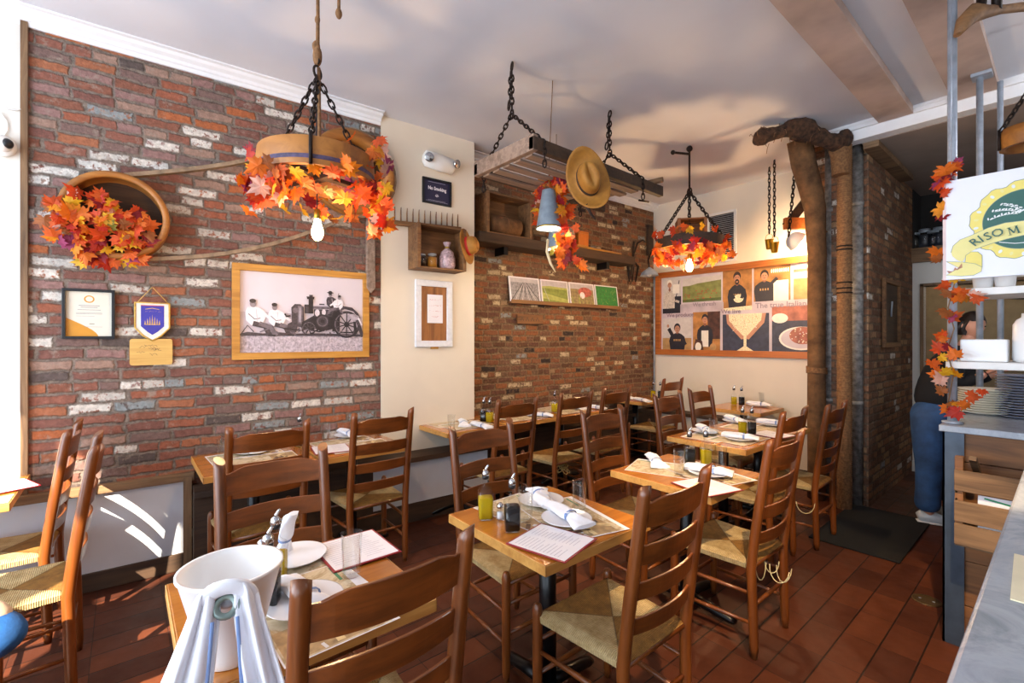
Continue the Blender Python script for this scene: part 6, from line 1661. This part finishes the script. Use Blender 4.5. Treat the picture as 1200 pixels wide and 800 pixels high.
# bag at the left edge
q_ = WT(-4, 742, 1.62)
r = thing('fabric_bag', 'blue and beige fabric bag on a chair seat at the lower left edge', 'bag', (-2.30, -.42, .445))
MB().ball((0, 0, .085), (.20, .13, .085), 28, 18, rot=Matrix.Rotation(YAW, 3, 'Z')).build('blue_body', plain('blue cloth', '#0d4a86', .85, var=.15, scale=20, bump=.2), r)
MB().ball((-.02, .0, .125), (.15, .11, .065), 24, 14, rot=Matrix.Rotation(YAW, 3, 'Z')).build('beige_top', plain('beige cloth', '#c9b199', .8, var=.1), r)

# ============================================================ the person behind the counter
def skin_body(name, mat, nodes, edges, parent, root=0, sub=2):
    """nodes: (position, radius or (rx, ry))"""
    me = bpy.data.meshes.new(name); me.from_pydata([tuple(n[0]) for n in nodes], edges, []); me.update()
    o = bpy.data.objects.new(name, me); COL.objects.link(o)
    m = o.modifiers.new('skin', 'SKIN'); m.use_smooth_shade = True
    for i, n in enumerate(nodes):
        rr_ = n[1] if isinstance(n[1], tuple) else (n[1], n[1]); v = me.skin_vertices[0].data[i]; v.radius = rr_; v.use_root = (i == root)
    s_ = o.modifiers.new('sub', 'SUBSURF'); s_.levels = sub; s_.render_levels = sub
    # bake so the body is a real mesh
    dg = bpy.context.evaluated_depsgraph_get(); m2 = bpy.data.meshes.new_from_object(o.evaluated_get(dg)); bpy.data.objects.remove(o)
    m2.materials.clear(); m2.materials.append(mat); m2.name = name
    for pl in m2.polygons: pl.use_smooth = True
    return m2
foot = WZ(1089, 606, 0); foot.z = 0
r = thing('person', 'person in black top and blue jeans bending behind the rack, face turned this way', 'person', tuple(foot))
def L(px, py, t=3.85, dt=0): return WT(px, py, t + dt) - foot
SKN = plain('skin tone', '#c98f74', .5, var=.03); SKN.node_tree.nodes['Principled BSDF'].inputs['Subsurface Weight'].default_value = .1
JEAN = plain('blue denim', '#27476f', .8, var=.25, scale=10, bump=.2); TOPB = plain('black jersey', '#0e0d10', .9, var=.05); SHOE = plain('white trainers', '#c6ccd0', .5, var=.08)
zoff = 0
N = [(L(1096, 486), .10), (L(1106, 458), .105), (L(1119, 430), .11), (L(1127, 412), .06), (L(1133, 400), .042), (L(1140, 388), .06),     # spine, neck, head base
     (L(1090, 496, dt=-.06), .085), (L(1091, 545, dt=-.07), .062), (L(1087, 592, dt=-.06), .045), (Vector((L(1089, 604, dt=-.06).x, L(1089, 604, dt=-.06).y, .05)), .035),
     (L(1103, 496, dt=.09), .085), (L(1108, 545, dt=.09), .062), (L(1108, 585, dt=.09), .045), (Vector((L(1106, 590, dt=.09).x, L(1106, 590, dt=.09).y, .05)), .035),
     (L(1112, 418, dt=-.12), .052), (L(1128, 452, dt=-.16), .042), (L(1150, 440, dt=-.24), .032), (L(1156, 437, dt=-.26), .022),
     (L(1130, 420, dt=.12), .052), (L(1142, 448, dt=.14), .042), (L(1164, 438, dt=.05), .032), (L(1171, 436, dt=.03), .022)]
E = [(0, 1), (1, 2), (2, 3), (3, 4), (4, 5), (0, 6), (6, 7), (7, 8), (8, 9), (0, 10), (10, 11), (11, 12), (12, 13), (2, 14), (14, 15), (15, 16), (16, 17), (2, 18), (18, 19), (19, 20), (20, 21)]
body = skin_body('body', SKN, N, E, r)
# head and fingers joined into the same mesh
hb = MB(); hb.v = [tuple(v.co) for v in body.vertices]; hb.f = [tuple(p_.vertices) for p_ in body.polygons]; hb.m = [0] * len(hb.f); hb.sm = [True] * len(hb.f)
hc = L(1138, 382); facing = (RT * .05 - FW * .95 + Vector((0, 0, -.15))).normalized(); upv = (Vector((0, 0, 1)) + RT * .15).normalized(); side = facing.cross(upv).normalized(); upv = side.cross(facing).normalized()
HM = Matrix((side, facing, upv)).transposed()
def H(x, y, z): return hc + HM @ Vector((x, y, z))
vs = []; nn, mm = 28, 20
for i in range(mm + 1):
    th = PI * i / mm
    for j in range(nn):
        a = 2 * PI * j / nn; x, y, z = math.sin(th) * math.cos(a), math.sin(th) * math.sin(a), math.cos(th)
        jaw = 1 - .28 * max(0, -z) ** 1.2
        X, Y, Z = .073 * x * jaw, .092 * y * (jaw if y < 0 else 1 - .10 * max(0, -z)), .112 * z
        if y > 0:
            Y += .020 * math.exp(-(X / .011) ** 2 - ((Z + .012) / .02) ** 2)           # nose
            Y -= .008 * math.exp(-((abs(X) - .028) / .014) ** 2 - ((Z - .012) / .012) ** 2)  # eye sockets
            Y += .005 * math.exp(-(X / .022) ** 2 - ((Z + .048) / .008) ** 2)          # lips
            Y += .006 * math.exp(-(X / .02) ** 2 - ((Z + .088) / .015) ** 2)
        vs.append(H(X, Y, Z))
hb.add(vs, [(i * nn + j, (i + 1) * nn + j, (i + 1) * nn + (j + 1) % nn, i * nn + (j + 1) % nn) for i in range(mm) for j in range(nn)], 0, True)
for s_ in (-1, 1): hb.ball(H(.073 * s_, -.005, -.005), (.01, .016, .026), 10, 8, rot=HM)
for (wr, el) in ((N[17][0], N[15][0]), (N[21][0], N[19][0])):     # palms and curled fingers
    d = (wr - el).normalized(); s2 = d.cross(Vector((0, 0, 1))).normalized(); u2 = s2.cross(d)
    hb.ball(wr + d * .045, (.04, .045, .018), 12, 8, rot=Matrix((s2, d, u2)).transposed())
    for k, ln in enumerate((.062, .072, .068, .052)):
        b0 = wr + d * .075 + s2 * (-.027 + .018 * k); hb.tube([b0, b0 + d * ln * .4 - u2 * .004, b0 + d * ln * .7 - u2 * .018, b0 + d * ln * .85 - u2 * .036], [.009, .0085, .0078, .006], 8)
    b0 = wr + d * .03 + s2 * -.034; hb.tube([b0, b0 + d * .02 - s2 * .02, b0 + d * .048 - s2 * .024 - u2 * .01], [.011, .0095, .007], 8)
hb.build('body', SKN, r)
EYE = plain('eye dark', '#2a1c16', .2); mb = MB()
for s_ in (-1, 1): mb.ball(H(.028 * s_, .080, .012), (.012, .006, .006), 10, 8, rot=HM)
mb.build('eye', EYE, r)
MB().ball(H(0, .091, -.048), (.02, .005, .005), 10, 6, rot=HM).build('lips', plain('lips', '#a0504a'), r)
HAIRM = plain('dark brown hair', '#20140f', .5, var=.2, scale=40); mb = MB(); vs = []
for i in range(15):
    th = PI * .74 * i / 14
    for j in range(nn):
        a = 2 * PI * j / nn; x, y, z = math.sin(th) * math.cos(a), math.sin(th) * math.sin(a), math.cos(th)
        y2 = min(y, .62 + .35 * z) if y > 0 else y
        lim = .35 if y > .35 else -1
        vs.append(H(.081 * x, .101 * y2 - .004, .121 * max(z, lim) + (.004 * math.sin(7 * a))))
mb.add(vs, [(i * nn + j, (i + 1) * nn + j, (i + 1) * nn + (j + 1) % nn, i * nn + (j + 1) % nn) for i in range(14) for j in range(nn)], 0, True)
mb.ball(H(0, -.105, .0), (.045, .04, .05), 14, 10, rot=HM).tube([H(-.07, -.01, .03), H(-.08, -.03, -.04), H(-.07, -.05, -.10)], [.018, .022, .008], 8).tube([H(.07, -.01, .03), H(.08, -.03, -.04), H(.07, -.05, -.10)], [.018, .022, .008], 8)
mb.build('hair', HAIRM, r)
J = [(L(1097, 466), (.17, .16)), (L(1095, 492), (.185, .17)), (L(1089, 508, dt=-.06), .13), (L(1090, 545, dt=-.07), .10), (L(1087, 580, dt=-.06), .085), (L(1087, 601, dt=-.06), .105), (L(1103, 508, dt=.09), .13), (L(1110, 545, dt=.09), .08), (L(1110, 570, dt=.09), .08), (L(1104, 588, dt=.09), .105)]
jm = skin_body('jeans', JEAN, J, [(0, 1), (1, 2), (2, 3), (3, 4), (4, 5), (1, 6), (6, 7), (7, 8), (8, 9)], r)
o = bpy.data.objects.new('jeans', jm); COL.objects.link(o); o.parent = r
Tn = [(L(1094, 486), (.19, .175)), (L(1103, 456), (.165, .16)), (L(1115, 430), .17), (L(1125, 414), .10), (L(1130, 406), .055), (L(1112, 418, dt=-.12), .075), (L(1127, 450, dt=-.16), .058), (L(1147, 441, dt=-.23), .045), (L(1130, 420, dt=.12), .075), (L(1141, 446, dt=.14), .058), (L(1162, 439, dt=.06), .045)]
tm = skin_body('black_top', TOPB, Tn, [(0, 1), (1, 2), (2, 3), (3, 4), (2, 5), (5, 6), (6, 7), (2, 8), (8, 9), (9, 10)], r)
o = bpy.data.objects.new('black_top', tm); COL.objects.link(o); o.parent = r
fd = (RT * .8 - FW * .45).normalized()
for px_, py_, dt in ((1088, 604, -.06), (1106, 590, .09)):
    b0 = L(px_, py_, dt=dt); b0.z = 0; mb = MB(); fs = fd.cross(Vector((0, 0, 1)))
    mb.tube([b0 - fd * .07 + Vector((0, 0, .045)), b0 - fd * .05 + Vector((0, 0, .052)), b0 + fd * .04 + Vector((0, 0, .05)), b0 + fd * .11 + Vector((0, 0, .038)), b0 + fd * .17 + Vector((0, 0, .030)), b0 + fd * .19 + Vector((0, 0, .026))], [(.03, .028), (.050, .040), (.048, .042), (.036, .046), (.026, .042), (.012, .02)], 16, flat=(0, 0, 1))
    s_ = mb.build('shoe', SHOE, r)
    MB().tube([b0 - fd * .075 + Vector((0, 0, .012)), b0 + fd * .05 + Vector((0, 0, .012)), b0 + fd * .19 + Vector((0, 0, .012))], [(.012, .036), (.012, .044), (.012, .03)], 12, flat=(0, 0, 1)).build('sole', M['white'], s_)
# assumed spot light over the walkway, outside the picture, added for warm floor patches
r = thing('assumed_spotlight', 'assumed unseen ceiling spotlight above the walkway aimed at the right middle tables', 'lamp', (.03, 1.0, 3.18))
aim = (Vector((-1.1, 2.75, 0)) - Vector((.03, 1.0, 3.18))).normalized(); Rm = aim.to_track_quat('-Z', 'Y').to_matrix()
MB().lathe([(0, .12), (.03, .12), (.045, .05), (.055, 0), (.052, .0), (.04, .05), (0, .06)], 24, rot=Rm).build('can', M['black'], r)
MB().tube([(0, 0, .09), (0, 0, .165)], .01, 8).build('stem', M['black'], r)
l = light('assumed_spot', 'SPOT', tuple(Vector((.03, 1.0, 3.18)) + aim * .03), 330, (1, .70, .38), .03, spot=R(38), blend=.25); l.data.energy = 290
l.rotation_euler = aim.to_track_quat('-Z', 'Y').to_euler()

r = thing('rack_fill_lamp', 'added fill lamp above the service counter, outside the picture', 'lamp', (.75, 4.1, 3.12))  # unseen lamp added to brighten the rack, plates and sign
MB().lathe([(0, .075), (.16, .075), (.17, .05), (.15, 0), (0, -.01)], 32).build('diffuser', emis('rack fill diffuser', (.95, .97, 1), 4), r)
light('rack_fill_glow', 'POINT', (.75, 4.1, 2.95), 15, (.9, .94, 1.0), .12)
